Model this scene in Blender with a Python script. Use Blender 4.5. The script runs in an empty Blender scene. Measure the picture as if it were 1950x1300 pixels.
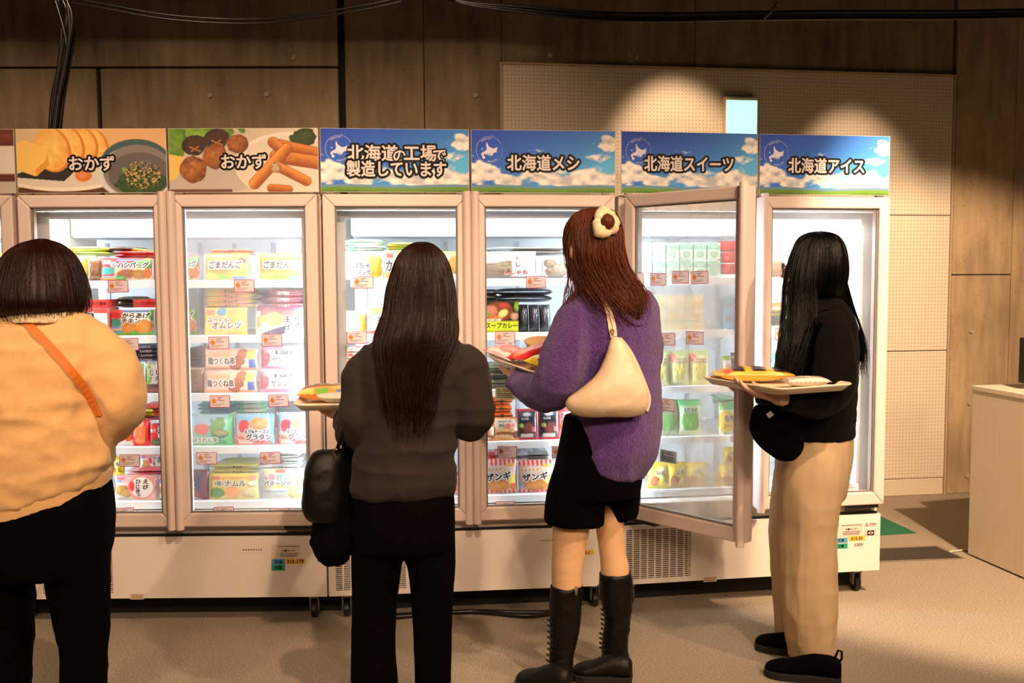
import bpy, bmesh, math, random
import numpy as np
from mathutils import Vector, Matrix, Euler
from mathutils.bvhtree import BVHTree

random.seed(7); rng = np.random.default_rng(7)
SC = bpy.context.scene
COL = SC.collection
PI = math.pi

# ------------------------------------------------------------------ camera
FPX = 1820.0
CAM = Vector((0, 0, 1.43))
PITCH, ROLL = math.radians(3.93), 0.0052
cd = bpy.data.cameras.new('camera'); cam = bpy.data.objects.new('camera', cd); COL.objects.link(cam)
cd.sensor_width = 36; cd.lens = FPX / 1950 * 36; cd.clip_start = .05; cd.clip_end = 60
CR = Matrix.Rotation(PI / 2 - PITCH, 3, 'X') @ Matrix.Rotation(-ROLL, 3, 'Z')
cam.matrix_world = Matrix.Translation(CAM) @ CR.to_4x4()
SC.camera = cam

# ------------------------------------------------------------------ exposure, world, lights
vs = SC.view_settings
SC.display_settings.display_device = 'sRGB'
vs.view_transform = 'Standard'; vs.look = 'None'; vs.gamma = 1; vs.use_curve_mapping = False
vs.exposure = 0.0
SC.cycles.transparent_max_bounces = 16
SC.cycles.sample_clamp_indirect = 8
w = bpy.data.worlds.new('world'); SC.world = w; w.use_nodes = True
w.node_tree.nodes['Background'].inputs[0].default_value = (1, .68, .42, 1)
w.node_tree.nodes['Background'].inputs[1].default_value = .05
WARM = (1, .67, .43)

def spot(name, loc, aim, power, deg, blend=.35, r=.04, col=WARM):
    l = bpy.data.lights.new(name, 'SPOT'); l.energy = power; l.color = col
    l.spot_size = math.radians(deg); l.spot_blend = blend; l.shadow_soft_size = r
    o = bpy.data.objects.new(name, l); COL.objects.link(o); o.location = loc
    o.rotation_euler = (Vector(aim) - Vector(loc)).to_track_quat('-Z', 'Y').to_euler()
    return o

spot('ceiling_spot_left', (.0, 1.45, 3.3), (-1.35, 3.75, .55), 260, 52, .6)
spot('ceiling_spot_centre', (1.3, 1.45, 3.3), (-.05, 3.75, .5), 250, 50, .6)
spot('ceiling_spot_right', (2.65, 1.6, 3.3), (1.25, 4.0, .5), 260, 52, .6)
spot('ceiling_spot_counter', (2.3, 2.1, 3.3), (2.6, 5.1, .3), 1050, 58, .3)
for k, (x, ax, e) in enumerate(((-2.6, -1.9, 330), (-.6, -.9, 330), (1.2, .2, 330), (2.9, 1.3, 360))):
    spot('rear_fill_spot', (x, -1.5, 3.4), (ax, 3.9, .35), e, 40, .35, .32)  # added fill from behind, wide to soften shadows on the lower panels
spot('wall_washer_centre', (1.02, 5.05, 2.98), (1.0, 5.87, 2.05), 70, 52, .7)
spot('wall_washer_right', (2.15, 5.25, 2.98), (2.14, 6.04, 1.76), 60, 50, .7)
for x in (-3.4, -1.9, -.5):
    spot('left_wall_fill', (x, 3.1, 3.4), (x, 5.65, 1.18), 140, 69, 1)  # added fill aimed at the left wall to brighten it

# ------------------------------------------------------------------ pixel <-> place helpers (measuring the photograph)
def ray(px, py):
    return (CR @ Vector(((px - 975) / FPX, -(py - 650) / FPX, -1))).normalized()
def at(px, py, Y):                                   # the point at depth Y seen at a pixel
    d = ray(px, py); return CAM + d * (Y / d.y)
def on_floor(px, py, z=0.0):
    d = ray(px, py); return CAM + d * ((z - CAM.z) / d.z)
def on_plane(px, py, p, n):
    d = ray(px, py); return CAM + d * ((p - CAM).dot(n) / d.dot(n))
def proj(p):
    q = CR.transposed() @ (p - CAM); return (975 + FPX * q.x / -q.z, 650 - FPX * q.y / -q.z)

# ------------------------------------------------------------------ materials
def lin(c):
    return tuple(((x / 255) / 12.92 if x / 255 <= .04045 else ((x / 255 + .055) / 1.055) ** 2.4) for x in c)
def mat(name, c, rough=.6, metal=0, bump=0, bscale=200, var=0, vscale=8, sheen=0, stretch=(1, 1, 1), coat=0, spec=.5, var2=None):
    m = bpy.data.materials.new(name); m.use_nodes = True; nt = m.node_tree; b = nt.nodes['Principled BSDF']
    c = lin(c)
    b.inputs['Base Color'].default_value = (*c, 1); b.inputs['Roughness'].default_value = rough
    b.inputs['Metallic'].default_value = metal; b.inputs['Specular IOR Level'].default_value = spec
    b.inputs['Sheen Weight'].default_value = sheen; b.inputs['Coat Weight'].default_value = coat
    if bump or var:
        tc = nt.nodes.new('ShaderNodeTexCoord'); mp = nt.nodes.new('ShaderNodeMapping'); mp.inputs['Scale'].default_value = stretch
        nt.links.new(tc.outputs['Object'], mp.inputs[0])
    if var:
        n = nt.nodes.new('ShaderNodeTexNoise'); n.inputs['Scale'].default_value = vscale; n.inputs['Detail'].default_value = 5
        nt.links.new(mp.outputs[0], n.inputs['Vector'])
        r = nt.nodes.new('ShaderNodeValToRGB'); r.color_ramp.elements[0].position = .3; r.color_ramp.elements[1].position = .7
        lo = tuple(x * (1 - var) for x in c) if var2 is None else lin(var2)
        r.color_ramp.elements[0].color = (*lo, 1); r.color_ramp.elements[1].color = (*[min(1, x * (1 + var * .6)) for x in c], 1)
        nt.links.new(n.outputs['Fac'], r.inputs[0]); nt.links.new(r.outputs[0], b.inputs['Base Color'])
    if bump:
        n = nt.nodes.new('ShaderNodeTexNoise'); n.inputs['Scale'].default_value = bscale; n.inputs['Detail'].default_value = 4
        nt.links.new(mp.outputs[0], n.inputs['Vector'])
        bp = nt.nodes.new('ShaderNodeBump'); bp.inputs['Strength'].default_value = bump; bp.inputs['Distance'].default_value = .01
        nt.links.new(n.outputs['Fac'], bp.inputs['Height']); nt.links.new(bp.outputs[0], b.inputs['Normal'])
    return m
def print_mat(name, rough=.4, spec=.5, coat=0):
    m = bpy.data.materials.new(name); m.use_nodes = True; nt = m.node_tree; b = nt.nodes['Principled BSDF']
    a = nt.nodes.new('ShaderNodeVertexColor'); a.layer_name = 'Col'
    nt.links.new(a.outputs[0], b.inputs['Base Color']); b.inputs['Roughness'].default_value = rough
    b.inputs['Specular IOR Level'].default_value = spec; b.inputs['Coat Weight'].default_value = coat
    return m
def emit(name, c, s):
    m = bpy.data.materials.new(name); m.use_nodes = True; nt = m.node_tree; b = nt.nodes['Principled BSDF']
    b.inputs['Base Color'].default_value = (*[x * .1 for x in c], 1); b.inputs['Emission Color'].default_value = (*c, 1); b.inputs['Emission Strength'].default_value = s
    return m
def glass_mat(name, haze):
    m = bpy.data.materials.new(name); m.use_nodes = True; nt = m.node_tree; nt.nodes.clear()
    N, L = nt.nodes.new, nt.links.new
    out = N('ShaderNodeOutputMaterial'); tr = N('ShaderNodeBsdfTransparent'); tr.inputs[0].default_value = (.97, .985, .98, 1)
    gl = N('ShaderNodeBsdfGlossy'); gl.inputs['Roughness'].default_value = .02
    fr = N('ShaderNodeFresnel'); fr.inputs[0].default_value = 1.25
    mx = N('ShaderNodeMixShader'); L(fr.outputs[0], mx.inputs[0]); L(tr.outputs[0], mx.inputs[1]); L(gl.outputs[0], mx.inputs[2])
    last = mx
    if haze:                                          # condensation on the cold pane
        tl = N('ShaderNodeBsdfTranslucent'); tl.inputs[0].default_value = (.95, .97, 1, 1)
        tc = N('ShaderNodeTexCoord'); mp = N('ShaderNodeMapping'); mp.inputs['Scale'].default_value = (1, 1, .6)
        nz = N('ShaderNodeTexNoise'); nz.inputs['Scale'].default_value = 5; nz.inputs['Detail'].default_value = 3
        L(tc.outputs['Object'], mp.inputs[0]); L(mp.outputs[0], nz.inputs['Vector'])
        mr = N('ShaderNodeMapRange'); mr.inputs[1].default_value = .35; mr.inputs[2].default_value = .75
        mr.inputs[3].default_value = haze * .25; mr.inputs[4].default_value = haze
        L(nz.outputs['Fac'], mr.inputs[0])
        m2 = N('ShaderNodeMixShader'); L(mr.outputs[0], m2.inputs[0]); L(mx.outputs[0], m2.inputs[1]); L(tl.outputs[0], m2.inputs[2]); last = m2
    L(last.outputs[0], out.inputs[0]); return m

PVC = mat('white_pvc', (222, 203, 194), .4)
PANEL = mat('white_enamel', (232, 222, 212), .4)
INNER = mat('freezer_liner', (235, 240, 245), .45)
GREYPL = mat('grey_plastic', (190, 190, 196), .45)
GALV = mat('galvanised_steel', (150, 146, 140), .4, .6)
DARKGAP = mat('dark_gap', (14, 12, 11), .8)
GASKET = mat('rubber_gasket', (120, 120, 122), .6)
CHROME = mat('chrome', (200, 198, 195), .2, 1)
BLACKPL = mat('black_plastic', (18, 18, 18), .45)
TOP_FILL = emit('top_fill_glow', (.85, .93, 1), 42)  # glow of the added fill tube along the freezer top
TUBE = emit('led_tube', (.82, .92, 1), 150)
GLASS = glass_mat('door_glass', 0)
FOG = glass_mat('misted_glass', .5)
MIST = glass_mat('lightly_misted_glass', .2)
PRINT = print_mat('printed_film', .32, .5)
CARD = print_mat('printed_card', .6, .3)
def paper_mat():
    m = print_mat('thin_paper_card', .6, .2); nt = m.node_tree; b = nt.nodes['Principled BSDF']; t = nt.nodes.new('ShaderNodeBsdfTranslucent'); x = nt.nodes.new('ShaderNodeMixShader'); x.inputs[0].default_value = .45
    a = [n for n in nt.nodes if n.type == 'VERTEX_COLOR'][0]; nt.links.new(a.outputs[0], t.inputs[0]); nt.links.new(b.outputs[0], x.inputs[1]); nt.links.new(t.outputs[0], x.inputs[2])
    nt.links.new(x.outputs[0], nt.nodes['Material Output'].inputs[0]); return m
PAPERCARD = paper_mat()
POSTER = print_mat('printed_board', .5, .35)

# ------------------------------------------------------------------ mesh helpers
def link(name, me, parent=None, loc=None, rot=None):
    o = bpy.data.objects.new(name, me); COL.objects.link(o)
    if parent is not None: o.parent = parent
    if loc is not None: o.location = loc
    if rot is not None: o.rotation_euler = rot
    return o
def tag(o, label=None, cat=None, group=None, kind=None):
    if label: o['label'] = label
    if cat: o['category'] = cat
    if group: o['group'] = group
    if kind: o['kind'] = kind
    return o
def empty(name, label, cat, loc=(0, 0, 0), rz=0, group=None):
    o = bpy.data.objects.new(name, None); COL.objects.link(o); o.location = loc; o.rotation_euler = (0, 0, rz); o.empty_display_size = .1
    return tag(o, label, cat, group)

class MB:
    def __init__(s): s.v = []; s.f = []
    def add(s, vs_, fs):
        k = len(s.v); s.v += [tuple(v) for v in vs_]; s.f += [tuple(i + k for i in f) for f in fs]; return s
    def box(s, x0, x1, y0, y1, z0, z1):
        return s.add([(x0, y0, z0), (x1, y0, z0), (x1, y1, z0), (x0, y1, z0), (x0, y0, z1), (x1, y0, z1), (x1, y1, z1), (x0, y1, z1)],
                     [(0, 3, 2, 1), (4, 5, 6, 7), (0, 1, 5, 4), (1, 2, 6, 5), (2, 3, 7, 6), (3, 0, 4, 7)])
    def prism(s, poly, y0, y1):                       # polygon in xz, counter-clockwise seen from -y
        n = len(poly)
        return s.add([(x, y0, z) for x, z in poly] + [(x, y1, z) for x, z in poly],
                     [tuple(range(n))] + [tuple(range(2 * n - 1, n - 1, -1))] + [(i, n + i, n + (i + 1) % n, (i + 1) % n) for i in range(n)])
    def slab(s, poly, z0, z1):                        # polygon in xy, counter-clockwise from above
        n = len(poly)
        return s.add([(x, y, z0) for x, y in poly] + [(x, y, z1) for x, y in poly],
                     [tuple(range(n - 1, -1, -1)), tuple(range(n, 2 * n))] + [(i, (i + 1) % n, n + (i + 1) % n, n + i) for i in range(n)])
    def tube(s, pts, r, seg=8, caps=True):
        v, f = tube(pts, r, seg); return s.add(v, f)
    def lathe(s, prof, seg=24, c=(0, 0, 0)):
        n = len(prof); v = []; f = []
        for i in range(seg):
            a = 2 * PI * i / seg
            v += [(c[0] + r * math.cos(a), c[1] + r * math.sin(a), c[2] + z) for r, z in prof]
        for i in range(seg):
            j = (i + 1) % seg
            for k in range(n - 1): f.append((i * n + k, j * n + k, j * n + k + 1, i * n + k + 1))
        return s.add(v, f)
    def mesh(s, name, m, smooth=False, bevel=0, bseg=2):
        me = bpy.data.meshes.new(name); me.from_pydata(s.v, [], s.f)
        if bevel:
            bm = bmesh.new(); bm.from_mesh(me)
            bmesh.ops.bevel(bm, geom=[e for e in bm.edges if len(e.link_faces) == 2 and e.calc_face_angle(0) > .6], offset=bevel, segments=bseg, affect='EDGES', profile=.5, clamp_overlap=True)
            bm.to_mesh(me); bm.free()
        me.materials.append(m)
        if smooth: me.polygons.foreach_set('use_smooth', [True] * len(me.polygons))
        me.update(); return me
    def build(s, name, m, parent=None, smooth=False, bevel=0, loc=None, rot=None, bseg=2):
        return link(name, s.mesh(name, m, smooth, bevel, bseg), parent, loc, rot)

def frames(pts):
    pts = [Vector(p) for p in pts]; n = len(pts); out = []
    up = None
    for i in range(n):
        t = (pts[min(i + 1, n - 1)] - pts[max(i - 1, 0)]).normalized()
        if up is None: up = Vector((0, 0, 1)) if abs(t.z) < .9 else Vector((0, 1, 0))
        a = (up - t * up.dot(t))
        if a.length < 1e-6: a = t.orthogonal()
        a.normalize(); b = t.cross(a).normalized(); up = a
        out.append((pts[i], a, b))
    return out
def skin_rings(rings, closed_caps=True):
    n = len(rings[0]); v = [p for r in rings for p in r]; f = []
    for k in range(len(rings) - 1):
        for i in range(n):
            j = (i + 1) % n; f.append((k * n + i, k * n + j, (k + 1) * n + j, (k + 1) * n + i))
    if closed_caps:
        f.append(tuple(range(n - 1, -1, -1))); f.append(tuple(range((len(rings) - 1) * n, len(rings) * n)))
    return v, f
def tube(pts, r, seg=12):
    fr = frames(pts); rings = []
    for i, (c, a, b) in enumerate(fr):
        rr = r[i] if isinstance(r, (list, tuple)) else r
        ra, rb = rr if isinstance(rr, (list, tuple)) else (rr, rr)
        rings.append([tuple(c + a * (ra * math.cos(2 * PI * k / seg)) + b * (rb * math.sin(2 * PI * k / seg))) for k in range(seg)])
    return skin_rings(rings)
def spline(pts, n):                                   # Catmull-Rom through points (tuples of any length)
    P = np.array(pts, float); m = len(P); out = []
    for i in range(m - 1):
        p0, p1, p2, p3 = P[max(i - 1, 0)], P[i], P[i + 1], P[min(i + 2, m - 1)]
        for k in range(n):
            t = k / n
            out.append(.5 * (2 * p1 + (p2 - p0) * t + (2 * p0 - 5 * p1 + 4 * p2 - p3) * t * t + (3 * p1 - p0 - 3 * p2 + p3) * t ** 3))
    out.append(P[-1]); return [tuple(x) for x in out]

# vectorised value noise
def _h(ix, iy, iz):
    h = (ix * 374761393 + iy * 668265263 + iz * 2147483647 // 7 * 3) & 0x7fffffff
    h = ((h ^ (h >> 13)) * 1274126177) & 0x7fffffff
    return ((h ^ (h >> 16)) & 0xffff) / 65535.0
def vnoise(p):
    p = np.asarray(p, float); i = np.floor(p).astype(np.int64); f = p - i; f = f * f * (3 - 2 * f); r = 0
    for dx in (0, 1):
        for dy in (0, 1):
            for dz in (0, 1):
                wgt = (f[..., 0] if dx else 1 - f[..., 0]) * (f[..., 1] if dy else 1 - f[..., 1]) * (f[..., 2] if dz else 1 - f[..., 2])
                r = r + wgt * _h(i[..., 0] + dx, i[..., 1] + dy, i[..., 2] + dz)
    return r
def fbm(p, o=4):
    p = np.asarray(p, float); r = 0; a = .5
    for k in range(o): r = r + a * vnoise(p * 2 ** k + 17.3 * k); a *= .5
    return r / (1 - .5 ** o)

# ------------------------------------------------------------------ print: lettering and flat artwork as coloured polygons
_TX = {}
def glyphs(s):
    if s in _TX: return _TX[s]
    c = bpy.data.curves.new('t', 'FONT'); c.body = s; c.resolution_u = 2; c.fill_mode = 'FRONT'
    o = bpy.data.objects.new('t', c); COL.objects.link(o)
    dg = bpy.context.evaluated_depsgraph_get(); me = bpy.data.meshes.new_from_object(o.evaluated_get(dg))
    bpy.data.objects.remove(o); bpy.data.curves.remove(c)
    V = np.array([v.co[:2] for v in me.vertices]); F = [tuple(p.vertices) for p in me.polygons]
    cnt = {}
    for f in F:
        for a, b in zip(f, f[1:] + f[:1]):
            k = (min(a, b), max(a, b)); cnt[k] = cnt.get(k, 0) + 1
    E = [k for k, n in cnt.items() if n == 1]
    bpy.data.meshes.remove(me)
    lo, hi = V.min(0), V.max(0)
    h = max(hi[1] - lo[1], .7)
    _TX[s] = ((V - (lo + hi) / 2) / h, F, E, (hi[0] - lo[0]) / h); return _TX[s]

class Art:
    """flat coloured polygons in (x, z), layered towards -y"""
    def __init__(s): s.v = []; s.f = []; s.c = []; s.k = 0
    def layer(s): s.k += 1; return s
    def poly(s, pts, c, z=None):
        k = len(s.v); s.v += [(x, y, s.k) for x, y in pts]; s.f.append(tuple(range(k, k + len(pts)))); s.c.append(lin(c)); return s
    def rect(s, x0, z0, x1, z1, c): return s.poly([(x0, z0), (x1, z0), (x1, z1), (x0, z1)], c)
    def ell(s, x, z, rx, rz, c, n=16): return s.poly([(x + rx * math.cos(2 * PI * i / n), z + rz * math.sin(2 * PI * i / n)) for i in range(n)], c)
    def ring(s, x, z, r, w_, c, n=32, a0=0, a1=2 * PI):
        for i in range(n):
            a, b = a0 + (a1 - a0) * i / n, a0 + (a1 - a0) * (i + 1) / n
            s.poly([(x + r * math.cos(a), z + r * math.sin(a)), (x + (r + w_) * math.cos(a), z + (r + w_) * math.sin(a)), (x + (r + w_) * math.cos(b), z + (r + w_) * math.sin(b)), (x + r * math.cos(b), z + r * math.sin(b))], c)
        return s
    def text(s, st, x, z, h, c, stroke=0, sc=None, slant=0, rot=0, fit=None, joint=True, sx=1.0):
        """one line centred on (x, z); stroke: bold width (of h); sc: (colour, width) outlines behind, widest first"""
        V, F, E, ar = glyphs(st)
        k_ = h; kx = h * sx
        if fit and ar * kx > fit: kx = fit / ar
        ca, sa = math.cos(rot), math.sin(rot)
        def put(p): 
            X, Z = p[0] * kx + slant * p[1] * k_, p[1] * k_
            return (x + X * ca - Z * sa, z + X * sa + Z * ca)
        P = [put(p) for p in V]
        for cc, ww in (list(sc or []) + [(c, stroke)]):
            col = lin(cc); k0 = len(s.v); s.v += [(a, b, s.k) for a, b in P]
            for f in F: s.f.append(tuple(i + k0 for i in f)); s.c.append(col)
            if ww:
                r = ww * h
                for a, b in E:
                    p, q = P[a], P[b]; dx, dz = q[0] - p[0], q[1] - p[1]; L = math.hypot(dx, dz)
                    if L < 1e-7: continue
                    dx, dz = dx / L, dz / L; nx, nz = -dz * r, dx * r; ex, ez = dx * r * .55, dz * r * .55
                    s.poly([(p[0] - nx - ex * .0, p[1] - nz), (p[0] - nx * .6 - ex * 1.6, p[1] - nz * .6 - ez * 1.6), (p[0] + nx * .6 - ex * 1.6, p[1] + nz * .6 - ez * 1.6), (p[0] + nx, p[1] + nz),
                            (q[0] + nx, q[1] + nz), (q[0] + nx * .6 + ex * 1.6, q[1] + nz * .6 + ez * 1.6), (q[0] - nx * .6 + ex * 1.6, q[1] - nz * .6 + ez * 1.6), (q[0] - nx, q[1] - nz)][::-1], cc)
            s.k += 1
        return s
    def mesh(s, name, m, eps=.0006, surf=None, scale=(1, 1), off=(0, 0)):
        me = bpy.data.meshes.new(name)
        V = np.array(s.v) if s.v else np.zeros((0, 3))
        X = V[:, 0] * scale[0] + off[0]; Z = V[:, 1] * scale[1] + off[1]
        Y = -(V[:, 2] + 1) * eps
        if surf is not None: Y = Y + surf(V[:, 0], V[:, 1])
        me.from_pydata([tuple(p) for p in np.stack([X, Y, Z], 1)], [], s.f)
        ca = me.color_attributes.new('Col', 'FLOAT_COLOR', 'CORNER')
        cols = np.array([(*c, 1) for f, c in zip(s.f, s.c) for _ in f], np.float32)
        ca.data.foreach_set('color', cols.ravel())
        me.materials.append(m); me.update(); return me

# raster-like painting on a vertex grid
class Paint:
    def __init__(s, n, m, aspect, bg=(255, 255, 255)):
        s.n, s.m, s.a = n, m, aspect
        u = np.linspace(0, 1, n); v = np.linspace(0, 1, m); s.U, s.V = np.meshgrid(u, v)       # rows bottom to top
        s.X = s.U * aspect; s.C = np.zeros((m, n, 3)); s.C[:] = bg; s.e = 1.0 / m
    def put(s, mask, c):
        mask = np.clip(mask, 0, 1)[..., None]; s.C = s.C * (1 - mask) + np.asarray(c, float) * mask; return s
    def nz(s, f, seed=0, o=3, sx=1, sy=1):
        return fbm(np.stack([s.X * f * sx + seed * 7.1, s.V * f * sy + seed * 3.7, np.full_like(s.X, seed * 1.3)], -1), o)
    def rect(s, u0, v0, u1, v1, c, soft=0):
        e = s.e * .7 + soft
        mk = np.clip((s.U - u0) * s.a / e + .5, 0, 1) * np.clip((u1 - s.U) * s.a / e + .5, 0, 1) * np.clip((s.V - v0) / e + .5, 0, 1) * np.clip((v1 - s.V) / e + .5, 0, 1)
        return s.put(mk, c)
    def d_ell(s, u, v, ru, rv, rot=0):
        x, y = (s.U - u) * s.a, s.V - v; ca, sa = math.cos(rot), math.sin(rot); x, y = x * ca + y * sa, -x * sa + y * ca
        return np.hypot(x / (ru * s.a), y / rv), x / (ru * s.a), y / rv
    def ell(s, u, v, ru, rv, c, rot=0, soft=0, wob=0, seed=0):
        d, _, _ = s.d_ell(u, v, ru, rv, rot)
        if wob: d = d + wob * (s.nz(9, seed) - .5) * 2
        k = min(ru * s.a, rv); return s.put((1 - d) * k / (s.e + soft) + .5, c)
    def food(s, u, v, ru, rv, c0, c1, seed=1, rot=0, f=26, wob=.18):
        """a printed photograph of food: mottled, rounded in tone"""
        d, x, y = s.d_ell(u, v, ru, rv, rot); d = d + wob * (s.nz(10, seed) - .5) * 2
        t = np.clip(s.nz(f, seed + 5) * 1.5 - .35, 0, 1) * .6 + np.clip(d, 0, 1) ** 2 * .4 + .15 * (x * .5 - y * .5)
        t = np.clip(t, 0, 1)[..., None]; c = np.array(c0, float) * (1 - t) + np.array(c1, float) * t
        k = min(ru * s.a, rv); return s.put((1 - d) * k / s.e + .5, c)
    def caps(s, u0, v0, u1, v1, r, c0, c1, seed=3):
        ax, ay, bx, by = u0 * s.a, v0, u1 * s.a, v1; dx, dy = bx - ax, by - ay; L2 = dx * dx + dy * dy
        t = np.clip(((s.X - ax) * dx + (s.V - ay) * dy) / L2, 0, 1); ex, ey = s.X - ax - t * dx, s.V - ay - t * dy
        d = np.hypot(ex, ey); side = (ex * -dy + ey * dx) / math.sqrt(L2) / r
        sh = np.clip(.42 - .75 * side + .5 * (s.nz(14, seed) - .5), 0, 1)[..., None]
        s.put((r * 1.07 - d) / s.e + .5, np.array(c1, float) * .72)
        return s.put((r - d) / s.e + .5, np.array(c0, float) * (1 - sh) + np.array(c1, float) * sh)
    def poly(s, pts, c):
        # even-odd test
        ins = np.zeros(s.X.shape, bool); n = len(pts)
        for i in range(n):
            (x0, y0), (x1, y1) = pts[i], pts[(i + 1) % n]
            if y0 == y1: continue
            cond = (s.V >= min(y0, y1)) & (s.V < max(y0, y1)); xi = x0 + (s.V - y0) / (y1 - y0) * (x1 - x0)
            ins ^= cond & (s.U < xi)
        return s.put(ins.astype(float), c)
    def rgba(s):
        c = np.clip(s.C, 0, 255) / 255; l = np.where(c <= .04045, c / 12.92, ((c + .055) / 1.055) ** 2.4)
        return np.concatenate([l, np.ones(l.shape[:2] + (1,))], -1).reshape(-1, 4).astype(np.float32)
def setcol(me, arr):
    ca = me.color_attributes.new('Col', 'FLOAT_COLOR', 'POINT'); ca.data.foreach_set('color', np.ascontiguousarray(arr, np.float32).ravel())
# ------------------------------------------------------------------ frames: a flat front standing on the floor, x along it, y into it
class Frame:
    def __init__(s, ox, oy, deg):
        s.o = Vector((ox, oy, 0)); s.a = math.radians(deg); s.M = Matrix.Translation(s.o) @ Matrix.Rotation(s.a, 4, 'Z'); s.I = s.M.inverted()
    def w(s, x, y, z): return s.M @ Vector((x, y, z))
    def px(s, px, py, y=0.0):                        # local (x, z) on the plane at depth y behind the front
        n = s.M.to_3x3() @ Vector((0, 1, 0)); q = s.I @ on_plane(px, py, s.M @ Vector((0, y, 0)), n); return q.x, q.z

# ------------------------------------------------------------------ the room
def concrete(name, c0, c1):
    m = bpy.data.materials.new(name); m.use_nodes = True; nt = m.node_tree; b = nt.nodes['Principled BSDF']; N, L = nt.nodes.new, nt.links.new
    tc = N('ShaderNodeTexCoord')
    def noise(sc, det, st=(1, 1, 1)):
        mp = N('ShaderNodeMapping'); mp.inputs['Scale'].default_value = st; n = N('ShaderNodeTexNoise'); n.inputs['Scale'].default_value = sc; n.inputs['Detail'].default_value = det
        L(tc.outputs['Object'], mp.inputs[0]); L(mp.outputs[0], n.inputs['Vector']); return n
    n1 = noise(1.6, 6); n2 = noise(9, 5, (1.6, 1, .25)); n3 = noise(60, 2)
    r = N('ShaderNodeValToRGB'); r.color_ramp.elements[0].position = .32; r.color_ramp.elements[1].position = .68
    r.color_ramp.elements[0].color = (*lin(c0), 1); r.color_ramp.elements[1].color = (*lin(c1), 1)
    ad = N('ShaderNodeMix'); ad.inputs[0].default_value = .45; L(n1.outputs['Fac'], ad.inputs[2]); L(n2.outputs['Fac'], ad.inputs[3])
    L(ad.outputs[0], r.inputs[0])
    r3 = N('ShaderNodeValToRGB'); r3.color_ramp.elements[0].position = .30; r3.color_ramp.elements[1].position = .36
    r3.color_ramp.elements[0].color = (.35, .33, .3, 1); r3.color_ramp.elements[1].color = (1, 1, 1, 1); L(n3.outputs['Fac'], r3.inputs[0])
    mu = N('ShaderNodeMix'); mu.data_type = 'RGBA'; mu.blend_type = 'MULTIPLY'; mu.inputs[0].default_value = .6
    L(r.outputs[0], mu.inputs[6]); L(r3.outputs[0], mu.inputs[7]); L(mu.outputs[2], b.inputs['Base Color'])
    b.inputs['Roughness'].default_value = .75
    bp = N('ShaderNodeBump'); bp.inputs['Strength'].default_value = .25; bp.inputs['Distance'].default_value = .01; L(n2.outputs['Fac'], bp.inputs['Height']); L(bp.outputs[0], b.inputs['Normal'])
    return m
def pegboard_mat():
    m = bpy.data.materials.new('perforated_board'); m.use_nodes = True; nt = m.node_tree; b = nt.nodes['Principled BSDF']; N, L = nt.nodes.new, nt.links.new
    tc = N('ShaderNodeTexCoord'); s = N('ShaderNodeVectorMath'); s.operation = 'SCALE'; s.inputs[3].default_value = 1 / .0222
    f = N('ShaderNodeVectorMath'); f.operation = 'FRACTION'; d = N('ShaderNodeVectorMath'); d.operation = 'SUBTRACT'; d.inputs[1].default_value = (.5, .5, .5)
    m2 = N('ShaderNodeVectorMath'); m2.operation = 'MULTIPLY'; m2.inputs[1].default_value = (1, 0, 1); ln = N('ShaderNodeVectorMath'); ln.operation = 'LENGTH'
    L(tc.outputs['Object'], s.inputs[0]); L(s.outputs[0], f.inputs[0]); L(f.outputs[0], d.inputs[0]); L(d.outputs[0], m2.inputs[0]); L(m2.outputs[0], ln.inputs[0])
    mr = N('ShaderNodeMapRange'); mr.inputs[1].default_value = .09; mr.inputs[2].default_value = .17; L(ln.outputs[1], mr.inputs[0])
    mx = N('ShaderNodeMix'); mx.data_type = 'RGBA'; mx.inputs[6].default_value = (*lin((120, 102, 80)), 1); mx.inputs[7].default_value = (*lin((226, 214, 192)), 1)
    L(mr.outputs[0], mx.inputs[0]); L(mx.outputs[2], b.inputs['Base Color']); b.inputs['Roughness'].default_value = .7
    return m
CONC_D = concrete('stained_concrete', (100, 84, 64), (178, 156, 122))
CONC_L = concrete('pale_concrete', (134, 112, 84), (206, 180, 140))
PEG = pegboard_mat()
CARPET = mat('carpet', (188, 174, 154), .95, bump=1.0, bscale=260, var=.42, vscale=160, spec=.1)
BLACKM = mat('black_paint', (14, 13, 12), .9, spec=.1)
BOARDW = mat('white_laminate', (226, 212, 190), .5, var=.04, vscale=3, stretch=(14, 14, .5))
DARKMAT = mat('dark_steel_plate', (46, 40, 36), .6)
FRAMEMET = mat('floor_trim_metal', (150, 140, 122), .4, .5)
GREEN = mat('green_felt', (18, 104, 72), .9)

def struct(o): return tag(o, kind='structure')
fl = MB().box(-6, 6.5, -2.0, 7.2, -.08, 0).build('floor', CARPET); struct(fl)
ce = MB().box(-6, 6.5, -2.0, 7.2, 3.7, 3.8).build('ceiling', BLACKM); struct(ce)

WL = Frame(-4.6, 5.63, 1.0); WR = Frame(-.053, 5.71, 8.5)
wl = MB().box(0, 4.55, .045, .2, 0, 3.7).build('wall_back', DARKGAP, loc=WL.o, rot=(0, 0, WL.a)); struct(wl)
wr = MB().box(-.02, 6.0, .045, .2, 0, 3.7).build('wall_back_right', DARKGAP, loc=WR.o, rot=(0, 0, WR.a)); struct(wr)
def xl(px, py=200): return WL.px(px, py)[0]
def xr(px, py=400): return WR.px(px, py)[0]
zj = WL.px(400, 130)[1]
def panel(par, x0, x1, z0, z1, m, y=0.0, name='concrete_panel'):
    return MB().box(x0, x1, y, .044, z0, z1).build(name, m, par, bevel=.004, bseg=1)
a0, a1, a2, a3, a4 = 0, xl(189), xl(651), xl(808), xl(955)
panel(wl, 0, a2 - .02, zj + .012, 3.69, CONC_D); panel(wl, 0, a1 - .012, .01, zj, CONC_D)
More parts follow.
